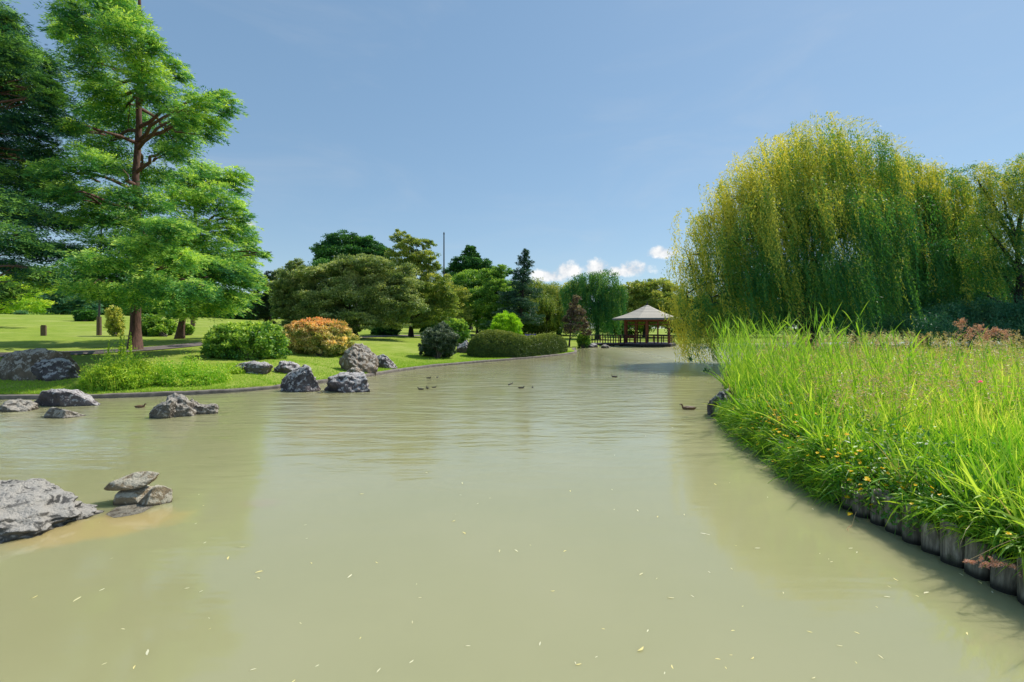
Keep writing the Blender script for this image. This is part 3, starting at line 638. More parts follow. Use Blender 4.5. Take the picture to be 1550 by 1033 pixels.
for i, (x, D_, w, yt, mm, lab) in enumerate([
    (20, 150, 60, 425, 'green', 'far mid-green tree closing the lawn at the left edge'),
    (90, 160, 60, 415, 'green', 'far green tree behind the grey-blue cedar'),
    (165, 150, 50, 430, 'dark', 'far dark tree seen behind the lamp pole'),
    (235, 130, 50, 440, 'green', 'far dark tree seen between the two redwood trunks'),
    (320, 110, 55, 440, 'cypress', 'dark far tree behind the green shrub'),
    (375, 95, 40, 445, 'dark', 'dark far tree left of the near-black cypress'),
    (480, 110, 60, 430, 'green', 'dark far tree behind the orange bush'),
    (590, 110, 60, 430, 'green', 'far green tree seen under the silver-olive crown'),
    (668, 100, 50, 425, 'olive', 'far green tree at the foot of the mast'),
    (770, 90, 60, 425, 'green', 'mid-green tree filling in behind the spruce'),
    (845, 92, 46, 425, 'olive2', 'green tree between the spruce and the shaded willow'),
    (1060, 100, 60, 450, 'dark', 'dark tree behind the right side of the pavilion'),
    (1130, 92, 60, 455, 'green', 'green tree far behind the golden willow'),
    (945, 100, 50, 436, 'green', 'green tree between the shaded willow and the yellowish tree')]):
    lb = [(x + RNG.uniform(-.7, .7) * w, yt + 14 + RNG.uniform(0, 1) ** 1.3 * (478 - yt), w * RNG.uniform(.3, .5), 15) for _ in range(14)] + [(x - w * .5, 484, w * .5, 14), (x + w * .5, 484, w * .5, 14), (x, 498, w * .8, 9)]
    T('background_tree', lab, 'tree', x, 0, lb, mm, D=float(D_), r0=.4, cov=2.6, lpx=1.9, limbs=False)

# ------------------------------------------------------------------ shrubs
def shrub(name, label, px, py, bb, m, cov=4.0, lpx=2.0, dep=.8, style='leaf', nl=14, cat='shrub', tb=.5, elong=1.9, clipped=False, D=None):
    base = gp(px, py) if D is None else onground(px, D); D = base[1]; x0, x1, y0, y1 = bb; y1 = y1 + (.15 if clipped else .35) * (y1 - y0)
    cx, cy, rx, ry = (x0 + x1) / 2, (y0 + y1) / 2, (x1 - x0) / 2 * 1.06, (y1 - y0) / 2 * 1.05
    root = empty(name, base, label, cat); wd = MB(); cr = MB()
    C = at(cx, cy, D + rx / F * D * dep * .6); rad = np.array([rx, rx * dep, ry]) / F * D
    n = nl if not clipped else 26
    for i in range(n):
        u = rand_dir(1)[0]; u[2] = u[2] * .8 + .1
        k = RNG.uniform(.42, .68) if not clipped else RNG.uniform(.55, .72)
        c = C + u * rad * k; r = rad * (RNG.uniform(.3, .42) if not clipped else .34)
        clump_leaves(cr, c, r, D, style, cov * (.8 if not clipped else 1.0), lpx, tb + .08 * u[2], base[2] + .03, elong, .8)
        c2 = np.array([c[0], c[1], max(c[2], base[2] + .15)])
        wd.tube(curve(base + RNG.normal(0, .06, 3) * [1, 1, 0] - [0, 0, .1], c2, .05, 5), np.linspace(.035, .01, 5), 5, False)
    clump_leaves(cr, C, rad * .72, D, style, cov * .8, lpx, tb - .25, base[2] + .03, elong)
    if cat == 'plants':
        q = 1500; a = RNG.uniform(0, 2 * np.pi, q); rr = RNG.uniform(0, 1, q) ** .5
        P = C + np.column_stack([np.cos(a) * rr * rad[0] * .95, np.sin(a) * rr * rad[1] * .9, np.zeros(q)]); P[:, 2] = gz(P[:, 0], P[:, 1]) - .02
        top = (at(cx, y0, D)[2] - base[2]) * np.sqrt(1 - .8 * rr ** 2) * RNG.uniform(.25, 1.15, q) * (1 + 1.1 * np.array([mn.noise(Vector((p_[0] * 1.6, p_[1] * 1.6, 1))) for p_ in P]))
        cr.ribbons(P, unit(np.column_stack([RNG.normal(0, .22, (q, 2)), np.ones(q)])), top, RNG.uniform(0, .3, q), .028, .5 + RNG.normal(0, .2, q), 3)
        k = np.repeat(np.arange(q), 6); t = RNG.uniform(.3, 1, len(k)); Q = P[k] + UP * (top[k] * t)[:, None] + RNG.normal(0, .05, (len(k), 3)); cr.leaves(Q, rand_dir(len(k)), rand_dir(len(k)), .09, .035, .55 + RNG.normal(0, .22, len(k)))
    wd.build('stems', M['bark_grey'], root); cr.build('foliage', M[m], root); return root
shrub('flowering_shrub', 'broad glossy mid-green shrub on the lawn, left of the orange one', 375, 545, (305, 443, 476, 548), 'shrub', nl=40, lpx=3.2, cov=3.0)
shrub('photinia_shrub', 'rounded shrub with orange-red young leaves in front of the silver-olive tree', 484, 539, (428, 538, 474, 542), 'photinia', nl=44, lpx=2.4, tb=.55)
shrub('round_shrub', 'clipped dark ball shrub with a grey bloom on top, near the kerb', 662, 543, (632, 693, 484, 546), 'grey_shrub', nl=12, clipped=True, lpx=1.7, tb=.5)
shrub('lime_shrub', 'bright lime green shrub with upright shoots behind the clipped hedge', 765, 515, (735, 795, 468, 515), 'lime', lpx=2.6, style='needle', elong=3, tb=.6, cov=4, D=43, nl=26)
shrub('green_shrub', 'loose mid-green bush between the grey ball and the lime shrub', 690, 516, (665, 712, 480, 522), 'shrub', lpx=2.2, tb=.45, D=44, nl=22)
shrub('shade_shrub', 'dark low bush beneath the silver-olive tree', 590, 508, (555, 612, 488, 512), 'dark', lpx=1.9)
shrub('shade_shrub', 'dark rounded bush left of the tall olive trunk, touching the grey ball', 640, 512, (636, 664, 490, 512), 'dark', lpx=1.9)
shrub('rose_shrub', 'mixed green bush with reddish tips between the two redwood trunks', 235, 509, (205, 266, 468, 512), 'shrub', lpx=2.2, tb=.5)
shrub('box_shrub', 'small clipped round bush at the left foot of the shorter redwood', 252, 510, (228, 252, 492, 511), 'shrub', lpx=1.9, clipped=True)
shrub('box_shrub', 'small clipped round bush at the right foot of the shorter redwood', 286, 508, (277, 292, 490, 507), 'shrub', lpx=1.9, clipped=True)
shrub('sapling', 'yellowish leafy sapling left of the tall redwood trunk', 175, 510, (160, 188, 455, 508), 'olive2', lpx=2.2, cov=2, tb=.8)
shrub('clipped_bush', 'dark green clipped bush alone on the far lawn', 128, 487, (112, 146, 468, 486), 'dark', lpx=1.6, clipped=True, tb=.6)
shrub('clipped_bush', 'tiny teal green mound on the far lawn at the left', 31, 476, (24, 38, 471.5, 476), 'willow_blue', lpx=1.4, clipped=True, tb=.9)
shrub('yucca_bush', 'bush of narrow dark leaves beside the purple tree at the bridge end', 882, 523, (873, 893, 500, 525), 'green', lpx=1.8, D=55)
shrub('wild_plants', 'bright yellow-green weeds in a mound beside the kerb, left half', 185, 590, (132, 238, 543, 592), 'yellow_low', lpx=3.0, style='needle', elong=3.2, cov=3, nl=20, cat='plants', tb=.55)
shrub('wild_plants', 'olive and yellow low plants beside the kerb, right of the taller weed mound', 285, 583, (230, 345, 553, 586), 'meadow', lpx=2.6, style='needle', elong=3, cov=3, nl=20, cat='plants', tb=.42)
shrub('low_plants', 'thin pale green plants between the weed patch and the flat rock', 350, 566, (325, 372, 556, 574), 'yellow_low', lpx=2.4, cat='plants', cov=2, style='needle', elong=3)
def spires():
    for i, (px, yt) in enumerate([(163, 517), (181, 498), (186, 508), (196, 503)]):
        b = gp(px, 562); D = b[1]; top = at(px + 2, yt, D)
        root = empty('flower_spire', b, ['short green flower spire, leftmost above the weed mound', 'tallest flower spire above the weed mound', 'slender spire just right of the tallest one', 'flower spire with reddish buds, rightmost above the weed mound'][i], 'wild plant')
        s = MB(); s.tube(curve(b, top, 0, 6, .01), np.linspace(.02, .008, 6), 5); s.build('stem', M['bankleaf'], root)
        l = MB(); n = 130; t = RNG.uniform(.35, 1, n); P = b + (top - b) * t[:, None]; A = unit(RNG.normal(size=(n, 3)) * [1, 1, .3] + [0, 0, .3]); l.leaves(P, A, rand_dir(n), .13 * (1.3 - t), .07 * (1.3 - t), .4 + .6 * RNG.uniform(0, 1, n)); l.build('leaves', M['yellow_low'], root)
spires()

def hedge():
    # kidney-shaped clipped hedge: swept dome
    D0 = gp(780, 541)[1]
    spine_px = [(706, 541, 20, 31), (722, 542, 22, 39), (740, 542, 24, 42), (760, 542, 24, 41), (778, 542, 24, 37), (795, 541, 22, 31), (812, 539, 22, 30), (830, 537.5, 22, 32), (844, 536, 22, 31), (860, 534.5, 18, 28)]
    sp = []
    for px, py, w, h in spine_px:
        b = gp(px, py); sp.append((b[0], b[1] + 1.35, h / F * b[1], 1.35, b[2]))
    sp = np.array(sp); u = np.linspace(0, len(sp) - 1, 60); S = np.stack([np.interp(u, range(len(sp)), sp[:, k]) for k in range(5)], 1)
    for _ in range(4): S[1:-1] = (S[:-2] + S[1:-1] * 2 + S[2:]) / 4
    base = np.array([S[30, 0], S[30, 1] - 1.0, S[30, 4]]); root = empty('clipped_hedge', base, 'long clipped hedge with rounded swelling top, close to the kerb', 'hedge')
    V = []; NR = 22; m = len(S)
    for i in range(m):
        e = min(i, m - 1 - i) / 13.0; k = math.sqrt(max(0, 1 - (1 - min(e, 1)) ** 2)) * .97 + .03
        for j in range(NR):
            a = math.pi * j / (NR - 1); ca, sa = math.cos(a), math.sin(a)
            y = -np.sign(ca) * abs(ca) ** .8 * S[i, 3] * k; z = abs(sa) ** .78 * S[i, 2] * (.28 + .72 * k ** .8)
            V.append((S[i, 0] + (1 if i > 30 else -1) * (1 - min(e, 1)) * 0, S[i, 1] + y, S[i, 4] - .05 + z))
    V = np.array(V)
    fc = np.array([(i * NR + j, i * NR + j + 1, (i + 1) * NR + j + 1, (i + 1) * NR + j) for i in range(m - 1) for j in range(NR - 1)])
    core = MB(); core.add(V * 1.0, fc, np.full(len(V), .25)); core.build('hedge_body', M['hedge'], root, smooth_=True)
    a, b, c, d = V[fc[:, 0]], V[fc[:, 1]], V[fc[:, 2]], V[fc[:, 3]]
    nn = np.cross(b - a, d - a); ar = np.linalg.norm(nn, axis=1); nn = -unit(nn)
    # make normals point outward
    cen = np.array([S[30, 0], S[30, 1], 0]); q = (a + c) / 2; ctr = np.stack([q[:, 0], np.interp(q[:, 0], S[:, 0], S[:, 1]), np.full(len(q), S[30, 4])], 1)
    sgn = np.sign(((q - ctr) * nn).sum(1)); nn = nn * sgn[:, None]
    N = 110000; k = RNG.choice(len(fc), N, p=ar / ar.sum()); s, t = RNG.uniform(0, 1, (2, N)); s = s[:, None]; t = t[:, None]
    P = a[k] * (1 - s) * (1 - t) + b[k] * s * (1 - t) + c[k] * s * t + d[k] * (1 - s) * t + nn[k] * (RNG.uniform(-.05, .05, N) + .04 * np.sin(9 * a[k][:, 0]) * np.cos(11 * a[k][:, 2]))[:, None]
    A = unit(rand_dir(N) + nn[k] * .5); lv = MB()
    lv.leaves(P, A, unit(nn[k] + RNG.normal(0, .6, (N, 3))), .11, .065, .22 + .55 * np.clip(nn[k][:, 2], 0, 1) + RNG.normal(0, .17, N)); lv.build('foliage', M['hedge'], root)  # upward faces tinted lighter, sides darker: sunlit top painted into the leaves
hedge()

# ------------------------------------------------------------------ rocks
ico_cache = {}
def ico(sub):
    import bmesh
    if sub not in ico_cache:
        bm = bmesh.new(); bmesh.ops.create_icosphere(bm, subdivisions=sub, radius=1); bm.verts.ensure_lookup_table()
        ico_cache[sub] = (np.array([v.co[:] for v in bm.verts]), np.array([[v.index for v in f.verts] for f in bm.faces])); bm.free()
    return ico_cache[sub]
def rock_geo(size, seed, cuts=9, amp=.21, sub=5, freq=1.8, skew=0.0, flat=0.0):
    rg = np.random.default_rng(seed); V, fc = ico(sub); V = V.copy()
    for _ in range(cuts):
        n = rg.normal(size=3); n[2] = n[2] * .7 + .15; n /= np.linalg.norm(n); d = rg.uniform(.52, .86)
        h = V @ n; V -= np.outer(np.clip(h - d, 0, None) * .93, n)
    if flat: V[:, 2] = np.where(V[:, 2] > flat, flat + (V[:, 2] - flat) * .15, V[:, 2])
    o = rg.uniform(-50, 50, 3)
    disp = np.array([mn.ridged_multi_fractal(Vector(v * freq + o), .9, 2.2, 5, 1.0, 2.0) * .5 + mn.noise(Vector(v * freq * 4 + o)) * .35 + mn.noise(Vector(v * freq * 11 + o)) * .14 for v in V])
    disp -= disp.mean(); V += V / np.linalg.norm(V, axis=1)[:, None] * (disp * amp)[:, None]
    V[:, 0] += skew * V[:, 2]
    V[:, 2] /= V[:, 2].max()
    for q in (0, 1):
        vis = V[V[:, 2] > -.05, q]; lo, hi = vis.min(), vis.max(); V[:, q] = (V[:, q] - (lo + hi) / 2) / ((hi - lo) / 2)
    V *= np.array(size) * [.5, .5, 1]
    V[:, 2] = np.maximum(V[:, 2], -size[2] * .45)
    return V, fc
def rock(label, bb, m, seed, D=None, water=True, dep=.8, name='boulder', **kw):
    """bb = x0, x1, top, bottom of the stone in the picture"""
    x0, x1, yt, yb = bb; cx = (x0 + x1) / 2
    b = wat(cx, yb) if (water and D is None) else (gp(cx, yb) if D is None else onground(cx, D))
    D = b[1]; w = (x1 - x0) / F * D; d = w * dep; h = H + (HY - yt) / F * (D + d * .5) - b[2]
    V, fc = rock_geo((w, d, h), seed, **kw)
    base = np.array([b[0], b[1] + d * .5, b[2]])
    mb = MB(); mb.add(V + base, fc); o = mb.build(name, M[m], origin=base, smooth_=True)
    return tag(o, label, 'rock')
rock('large brown flat-topped slab rock on the lawn at the left edge', (-40, 78, 527, 577), 'rock_brown', 11, water=False, dep=.45, flat=.55, amp=.1)
rock('dark jagged boulder with white lichen leaning by the brown slab', (30, 101, 540, 578), 'rock_dark', 12, water=False, dep=.6, skew=-.2)
rock('long flat boulder lying along the kerb at the left', (37, 139, 588, 616), 'rock_dark', 13, dep=.35, flat=.6, amp=.12)
rock('pale low stone in the water cut by the left edge', (-14, 34, 605, 624), 'rock_pale', 14, dep=.6)
rock('pale low rounded stone in the water below the long flat boulder', (44, 109, 616, 634), 'rock_pale', 15, dep=.5, amp=.1)
rock('pointed pale stone standing in the water, biggest of its cluster', (236, 286, 594, 632), 'rock_pale', 16, dep=.8, cuts=12)
rock('slanting stone at the left of the pointed one', (218, 256, 605, 634), 'rock_pale', 17, dep=.6, skew=.5)
rock('small stone tucked behind the right of the pointed one', (278, 298, 603, 626), 'rock_pale', 18, dep=.8)
rock('low flat-topped stone at the right end of the water cluster', (284, 322, 611, 628), 'rock_pale', 19, dep=.7, flat=.6)
rock('low dark flat rock on the lawn under the glossy green shrub', (342, 405, 546, 566), 'rock_dark', 20, water=False, dep=.5)
rock('grey rock behind the upright dark boulder at the kerb', (405, 450, 546, 566), 'rock_dark', 21, water=False, dep=.6, skew=-.2)
rock('upright dark boulder with white lichen band standing at the kerb', (414, 478, 552, 594), 'rock_dark', 22, dep=.6, cuts=7)
rock('broad flat-topped boulder in the water right of the upright one', (476, 557, 563, 595), 'rock_dark', 23, dep=.7, flat=.7)
rock('tall rough grey-brown rock on the lawn edge beyond the flat boulder', (506, 568, 520, 564), 'rock_brown', 24, water=False, dep=.6, cuts=6)
rock('low jagged rock sloping down to the right of the tall rough one', (562, 598, 536, 558), 'rock_dark', 25, water=False, dep=.6, skew=-.5)
rock('small stone between the tall rough rock and the flat boulder', (520, 546, 556, 569), 'rock_brown', 26, water=False, dep=.8)
rock('purplish rock at the left end of the clipped hedge', (688, 712, 515, 535), 'rock_dark', 27, water=False, dep=.8)
rock('dark craggy rock at the tip of the reedy right bank', (1081, 1122, 588, 633), 'rock_dark', 28, dep=.9, cuts=8)
rock('small grey stone at the waterline by the footbridge', (884, 906, 518, 528), 'rock_dark', 29, D=56, dep=.8)
rock('small pale stone in the water beside the pavilion deck', (911, 925, 521.5, 527.2), 'rock_pale', 30, D=54, dep=.8)
def near_rock():
    V, fc = rock_geo((2.0, 1.55, .50), 91, cuts=5, amp=.27, sub=6, freq=1.6)
    a = R(6); V = np.stack([V[:, 0] * math.cos(a) - V[:, 1] * math.sin(a), V[:, 0] * math.sin(a) + V[:, 1] * math.cos(a), V[:, 2]], 1)
    k = np.interp(V[:, 0], [-1.4, 0, .6, 1.3], [1.15, 1.0, .75, .45]); V[:, 2] *= k
    b = np.array([-6.28, 5.55, -.05]); mb = MB(); mb.add(V + b, fc); tag(mb.build('boulder', M['rock_grey'], origin=b, smooth_=True), 'big grey lichened boulder in the near left corner of the pond', 'rock')
near_rock()
rock('tan slab perched on top of the small stone stack', (166, 237, 714, 744), 'rock_tan', 33, D=6.2, dep=.6, cuts=10, amp=.06, name='stone')
bpy.data.objects[-1] if False else None
def stack():
    o = [x for x in bpy.data.objects if x.get('label', '').startswith('tan slab')][0]
    D = 6.35; c = wat(202, 497 + H * F / D)
    V, fc = rock_geo((.66, .34, .15), 33, cuts=12, amp=.07, sub=5); V[:, 2] = np.where(V[:, 2] < 0, V[:, 2] * .6, V[:, 2]); V[:, 2] += .1 * V[:, 0]
    o.data.vertices.foreach_set('co', V.astype(np.float32).ravel()) if len(V) == len(o.data.vertices) else None
    o.location = (c[0], D, .235)
stack()
rock('dark wedge stone under the tan slab, left side of the stack', (161, 215, 739, 766), 'rock_tan', 34, dep=.8, cuts=12, amp=.08, name='stone', flat=.6)
rock('grey slanted stone under the tan slab, right side of the stack', (196, 245, 734, 768), 'rock_tan', 35, dep=.7, cuts=12, amp=.08, name='stone', skew=.3)
rock('flat sunken tan stone between the stack and the big boulder', (140, 200, 770, 784), 'rock_tan', 36, dep=1.1, cuts=10, amp=.05, name='stone', flat=.4)

# ------------------------------------------------------------------ right bank
def bank_pts(n, dmin=3.0, dmax=36, inset=0.0, xmax_extra=1.5, near=1.0):
    out = []
    while sum(map(len, out)) < n:
        D = dmin * (dmax / dmin) ** (RNG.uniform(0, 1, n) ** near); X = RNG.uniform(3.5, 1.17 * 36 + 2, n)
        X = 4 + RNG.uniform(0, 1, n) * np.maximum(1.2 * D + xmax_extra - 4, .5)
        ok = sdist(X, D, RPOLY, len(RSH)) > inset; out.append(np.stack([X[ok], D[ok]], 1))
    P = np.concatenate(out)[:n]; return np.column_stack([P, gz(P[:, 0], P[:, 1])])
def rdist(P): return sdist(P[:, 0], P[:, 1], RPOLY, len(RSH))
def meadow():
    P = bank_pts(46000, inset=.35); n = len(P); d = rdist(P)
    # reeds thick along the bank end, finer grass further in
    D = P[:, 1]; h = RNG.uniform(.45, 1.0, n) * np.interp(d, [0, .5, 1.5, 4, 30], [.5, .75, 1.0, 1.2, 1.25]) * np.interp(D, [3, 6, 10, 16, 36], [.85, .92, .98, 1.05, 1.1])
    lean = RNG.normal(0, .22, (n, 2)) + [-.14, -.02]
    A = unit(np.column_stack([lean, np.ones(n)])); w = RNG.uniform(.008, .034, n) * np.interp(D, [3, 8, 36], [.85, 1.3, 3.0])
    mb = MB(); pat = np.array([mn.noise(Vector((p[0] * .45, p[1] * .35, 0))) for p in P])
    h = h * (1 + .75 * np.array([mn.noise(Vector((p[0] * .9, p[1] * .7, 9))) for p in P]))
    mb.ribbons(P, A, h, RNG.uniform(.0, .55, n), w, .47 + RNG.normal(0, .21, n) + .42 * pat, 4)
    tag(mb.build('meadow_grass', M['meadow']), 'dense sunlit green grass covering the right bank', 'grass', kind='stuff')
    P = bank_pts(2600, inset=.2, dmax=24); n = len(P); mb = MB(); mb.ribbons(P, unit(np.column_stack([RNG.normal(-.1, .4, (n, 2)), np.ones(n)])), RNG.uniform(.4, 1.15, n), RNG.uniform(.1, .9, n), RNG.uniform(.006, .016, n) * np.interp(P[:, 1], [3, 24], [1, 2.4]), RNG.uniform(0, .7, n), 4)
    tag(mb.build('dead_grass', M['straw']), 'dry straw coloured blades among the green grass', 'grass', kind='stuff')
    # leafy undergrowth spilling over the edge
    P = bank_pts(70000, 3.2, 14, inset=-.16, near=.8); d = rdist(P); P = P[d < 1.3]; n = len(P); d = rdist(P)
    z0 = .28 + .62 * RNG.uniform(0, 1, n) ** 1.2 * np.interp(d, [-.1, .3, 1.3], [.3, .9, 1.3]); z0 -= .22 * np.clip(.1 - d, 0, 1) * 2
    keep = (z0 > np.where(P[:, 1] < 4.9, .38, .05)) & ~((P[:, 1] > 11.8) & (d < .5)); P = P[keep]; z0 = z0[keep]; n = len(P); P[:, 2] = z0
    A = unit(RNG.normal(size=(n, 3)) + [-.5, -.3, 0]); mb = MB(); mb.leaves(P, A, unit(UP * .8 + RNG.normal(size=(n, 3)) * .6), RNG.uniform(.03, .10, n), RNG.uniform(.015, .04, n), .45 + RNG.normal(0, .26, n))
    tag(mb.build('bank_undergrowth', M['bankleaf']), 'low leafy undergrowth spilling over the log edging', 'ground cover', kind='stuff')
    # overhanging fringe beyond the logs, hiding the far part of the edge
    S = resample(RSH[3:10], .012); n = len(S) * 22; k = RNG.integers(0, len(S), n); p = S[k] + RNG.normal(0, .13, (n, 2)) + [-.06, -.03]; cn = np.array([mn.noise(Vector((q[0] * 1.8, q[1] * 1.8, 3))) for q in p]); sel = (p[:, 1] > 4.85) & (p[:, 1] < 11.9) & (cn > np.where(p[:, 1] < 6.6, -.5, -.15) + RNG.normal(0, .1, n)); cn = cn[sel]; p = p[sel]; n = len(p)
    P = np.column_stack([p, RNG.uniform(0, 1, n) ** .8 * (.5 + .5 * np.clip(cn, -.3, .5))]); P[:, 0] += .25 * P[:, 2]; A = unit(np.column_stack([RNG.normal(-.5, .5, n), RNG.normal(-.1, .5, n), RNG.uniform(-.2, 1.0, n)])); mb = MB()
    mb.ribbons(P, A, RNG.uniform(.1, .42, n), RNG.uniform(.1, .7, n), RNG.uniform(.008, .022, n), .45 + RNG.normal(0, .26, n), 3)
    tag(mb.build('edge_weeds', M['edge']), 'tangled weeds hanging over the water along the right bank', 'weeds', kind='stuff')
    S = resample([(4.62, 3.2), (4.56, 4.05), (4.53, 5.2)], .01); n = 2600; k = RNG.integers(0, len(S), n)
    P = np.column_stack([S[k] + RNG.normal(0, .09, (n, 2)) + [.1, 0], RNG.uniform(.36, .5, n)]); A = unit(np.column_stack([RNG.normal(-.6, .5, n), RNG.normal(0, .6, n), RNG.uniform(-.1, 1.0, n)])); mb = MB()
    mb.ribbons(P, A, RNG.uniform(.08, .32, n), RNG.uniform(.2, 1.0, n), RNG.uniform(.008, .028, n), .5 + RNG.normal(0, .26, n), 3)
    tag(mb.build('creeping_weeds', M['edge']), 'weeds creeping over the tops of the near log posts', 'weeds', kind='stuff')
    # straw coloured seed heads
    P = bank_pts(1500, 7, 34, inset=.8); n = len(P); top = P + np.column_stack([RNG.normal(-.1, .12, n), RNG.normal(0, .1, n), RNG.uniform(.8, 1.5, n) * np.interp(P[:, 1], [5, 15, 34], [.75, 1.1, 1.3])])
    mb = MB(); mb.ribbons(P, unit(top - P), np.linalg.norm(top - P, axis=1), .02, .006 * np.interp(P[:, 1], [5, 34], [1, 4]), .4, 3)
    k = np.repeat(np.arange(n), 14); m = len(k); Q = top[k] - UP * RNG.uniform(0, .28, m)[:, None]; mb.leaves(Q, unit(RNG.normal(size=(m, 3)) * [1, 1, .4] + [0, 0, .7]), rand_dir(m), .07 * np.interp(P[k, 1], [5, 34], [.8, 2.2]), .02 * np.interp(P[k, 1], [5, 34], [.6, 2.2]), RNG.uniform(.2, .9, m))
    tag(mb.build('seed_heads', M['straw']), 'straw coloured grass seed heads above the meadow', 'grass', kind='stuff')
meadow()
# tall reeds, each a stalk of its own
def reed_proto(i):
    root = empty('common_reed', (0, 0, 0), 'tall bright green reed stalk with long pointed leaves on the right bank', 'reed', 'tall reeds on the right bank')
    hgt = 1.9 + .15 * (i % 3); ln = np.array([-.16 - .05 * (i % 2), .02 * i, 1.0]); ln /= np.linalg.norm(ln)
    t = np.linspace(0, 1, 7); pts = np.outer(t * hgt, ln); pts[:, 0] -= .12 * t ** 2
    s = MB(); s.tube(pts, np.linspace(.008, .003, 7), 5); s.build('stem', M['reed'], root)
    l = MB(); n = 13; tt = np.linspace(.15, 1, n); P = np.stack([np.interp(tt, t, pts[:, k]) for k in range(3)], 1)
    az = RNG.uniform(0, 2 * np.pi, n); spread = RNG.uniform(.25, .6, n); A = unit(np.column_stack([np.cos(az) * spread - .12, np.sin(az) * spread, np.ones(n)]))
    l.ribbons(P, A, RNG.uniform(.38, .62, n), RNG.uniform(.05, .4, n), RNG.uniform(.018, .028, n), RNG.uniform(.4, .8, n), 5, belly=.3); l.build('leaves', M['reed'], root)
    return root
protos = [reed_proto(i) for i in range(6)]
spots = []
for _ in range(2000):
    if len(spots) >= 210: break
    D = RNG.uniform(8.6, 19); s = RNG.uniform(.1, 3.2) ** 1.0; x = np.interp(D, [p[1] for p in RSH[1:14]], [p[0] for p in RSH[1:14]]) + s
    if D > 12.5 and s > 2.2: continue
    spots.append((x, D))
for _ in range(60): spots.append((RNG.uniform(6.5, 13), RNG.uniform(6, 17)))
spots = [p for p in spots if sdist([p[0]], [p[1]], RPOLY, len(RSH))[0] > .12]
for i, (x, D) in enumerate(spots):
    o = protos[i] if i < 6 else copy_tree(protos[i % 6]); z = float(gz(np.array([x]), np.array([D]))[0]); s = RNG.uniform(.62, 1.08) * (1.0 if i < 210 else .8)
    if z < 0: z = .3
    o.location = (x, D, z - .03); o.rotation_euler = (0, RNG.normal(0, .06), RNG.normal(0, .5)); o.scale = (s, s, s)
# broad near blades
def blade_clump(i):
    n = 24; a = RNG.uniform(0, 2 * np.pi, n); sp = RNG.uniform(.1, .75, n); A = unit(np.column_stack([np.cos(a) * sp - .15, np.sin(a) * sp, np.ones(n)]))
    mb = MB(); mb.ribbons(RNG.normal(0, .05, (n, 3)) * [1, 1, 0], A, RNG.uniform(.5, 1.15, n), RNG.uniform(.1, .7, n), RNG.uniform(.016, .036, n), RNG.uniform(.2, .9, n), 6, belly=.3)
    return tag(mb.build('sedge_tuft', M['reed'], origin=(0, 0, 0)), 'tuft of broad arching green blades in the near right bank', 'grass tuft', 'sedge tufts near the log edging')
cl = [blade_clump(i) for i in range(6)]
k = 0
for i in range(300):
    D = 3.2 * (17 / 3.2) ** RNG.uniform(0, 1); x = 4.75 + RNG.uniform(0, 1) ** 1.2 * max(1.15 * D + .6 - 4.7, .5)
    if x > 1.2 * D + .8 or sdist([x], [D], RPOLY, len(RSH))[0] < .15: continue
    o = cl[k] if k < 6 else cl[k % 6].copy()
    if k >= 6: col.objects.link(o)
    k += 1; o['label'] = 'tuft of broad arching bright green blades on the right bank'; o.location = (x, D, float(gz(np.array([x]), np.array([D]))[0]) - .02); o.rotation_euler = (0, RNG.normal(-.05, .1), RNG.uniform(0, 6.28)); s = RNG.uniform(.75, 1.25) * (1.25 if D > 7 else 1); o.scale = (s, s, s)
# yellow flowers
def flower_proto(i):
    root = empty('yellow_flower', (0, 0, 0), 'small yellow flower head on a thin stem at the right bank edge', 'flower', 'yellow flowers along the right bank')
    s = MB(); s.tube([(0, 0, 0), (-.02, .01, .1), (-.05, 0, .2)], [.003, .0025, .002], 4); s.build('stem', M['bankleaf'], root)
    n = 12; a = np.linspace(0, 2 * np.pi, n, endpoint=False); A = unit(np.column_stack([np.cos(a), np.sin(a), RNG.uniform(.0, .7, n)]))
    f = MB(); f.leaves(np.tile([-.05, 0, .2], (n, 1)), A, np.tile(UP, (n, 1)) + RNG.normal(0, .2, (n, 3)), .027, .018, RNG.uniform(.2, 1, n)); f.build('bloom', M['yellow'], root); return root
fp = [flower_proto(i) for i in range(4)]
for i in range(290):
    D = RNG.uniform(5.3, 9.2) if i % 3 else RNG.uniform(3.8, 11.5)
    xe = np.interp(D, [p[1] for p in RSH[1:12]], [p[0] for p in RSH[1:12]]); off = max(RNG.normal(.02, .13), -.13) if i % 4 else RNG.uniform(.3, 1.8)
    z = (RNG.uniform(-.1, .5) + 1.2 * off if i % 4 else RNG.uniform(.45, .75)) if D > 5.2 else RNG.uniform(.35, .6)
    z = max(z, -.12)
    o = fp[i] if i < 4 else copy_tree(fp[i % 4]); o.location = (xe + off, D, z); o.rotation_euler = (RNG.normal(0, .3), RNG.normal(-.2, .3), RNG.uniform(0, 6.28)); s = RNG.uniform(.8, 1.5); o.scale = (s, s, s)
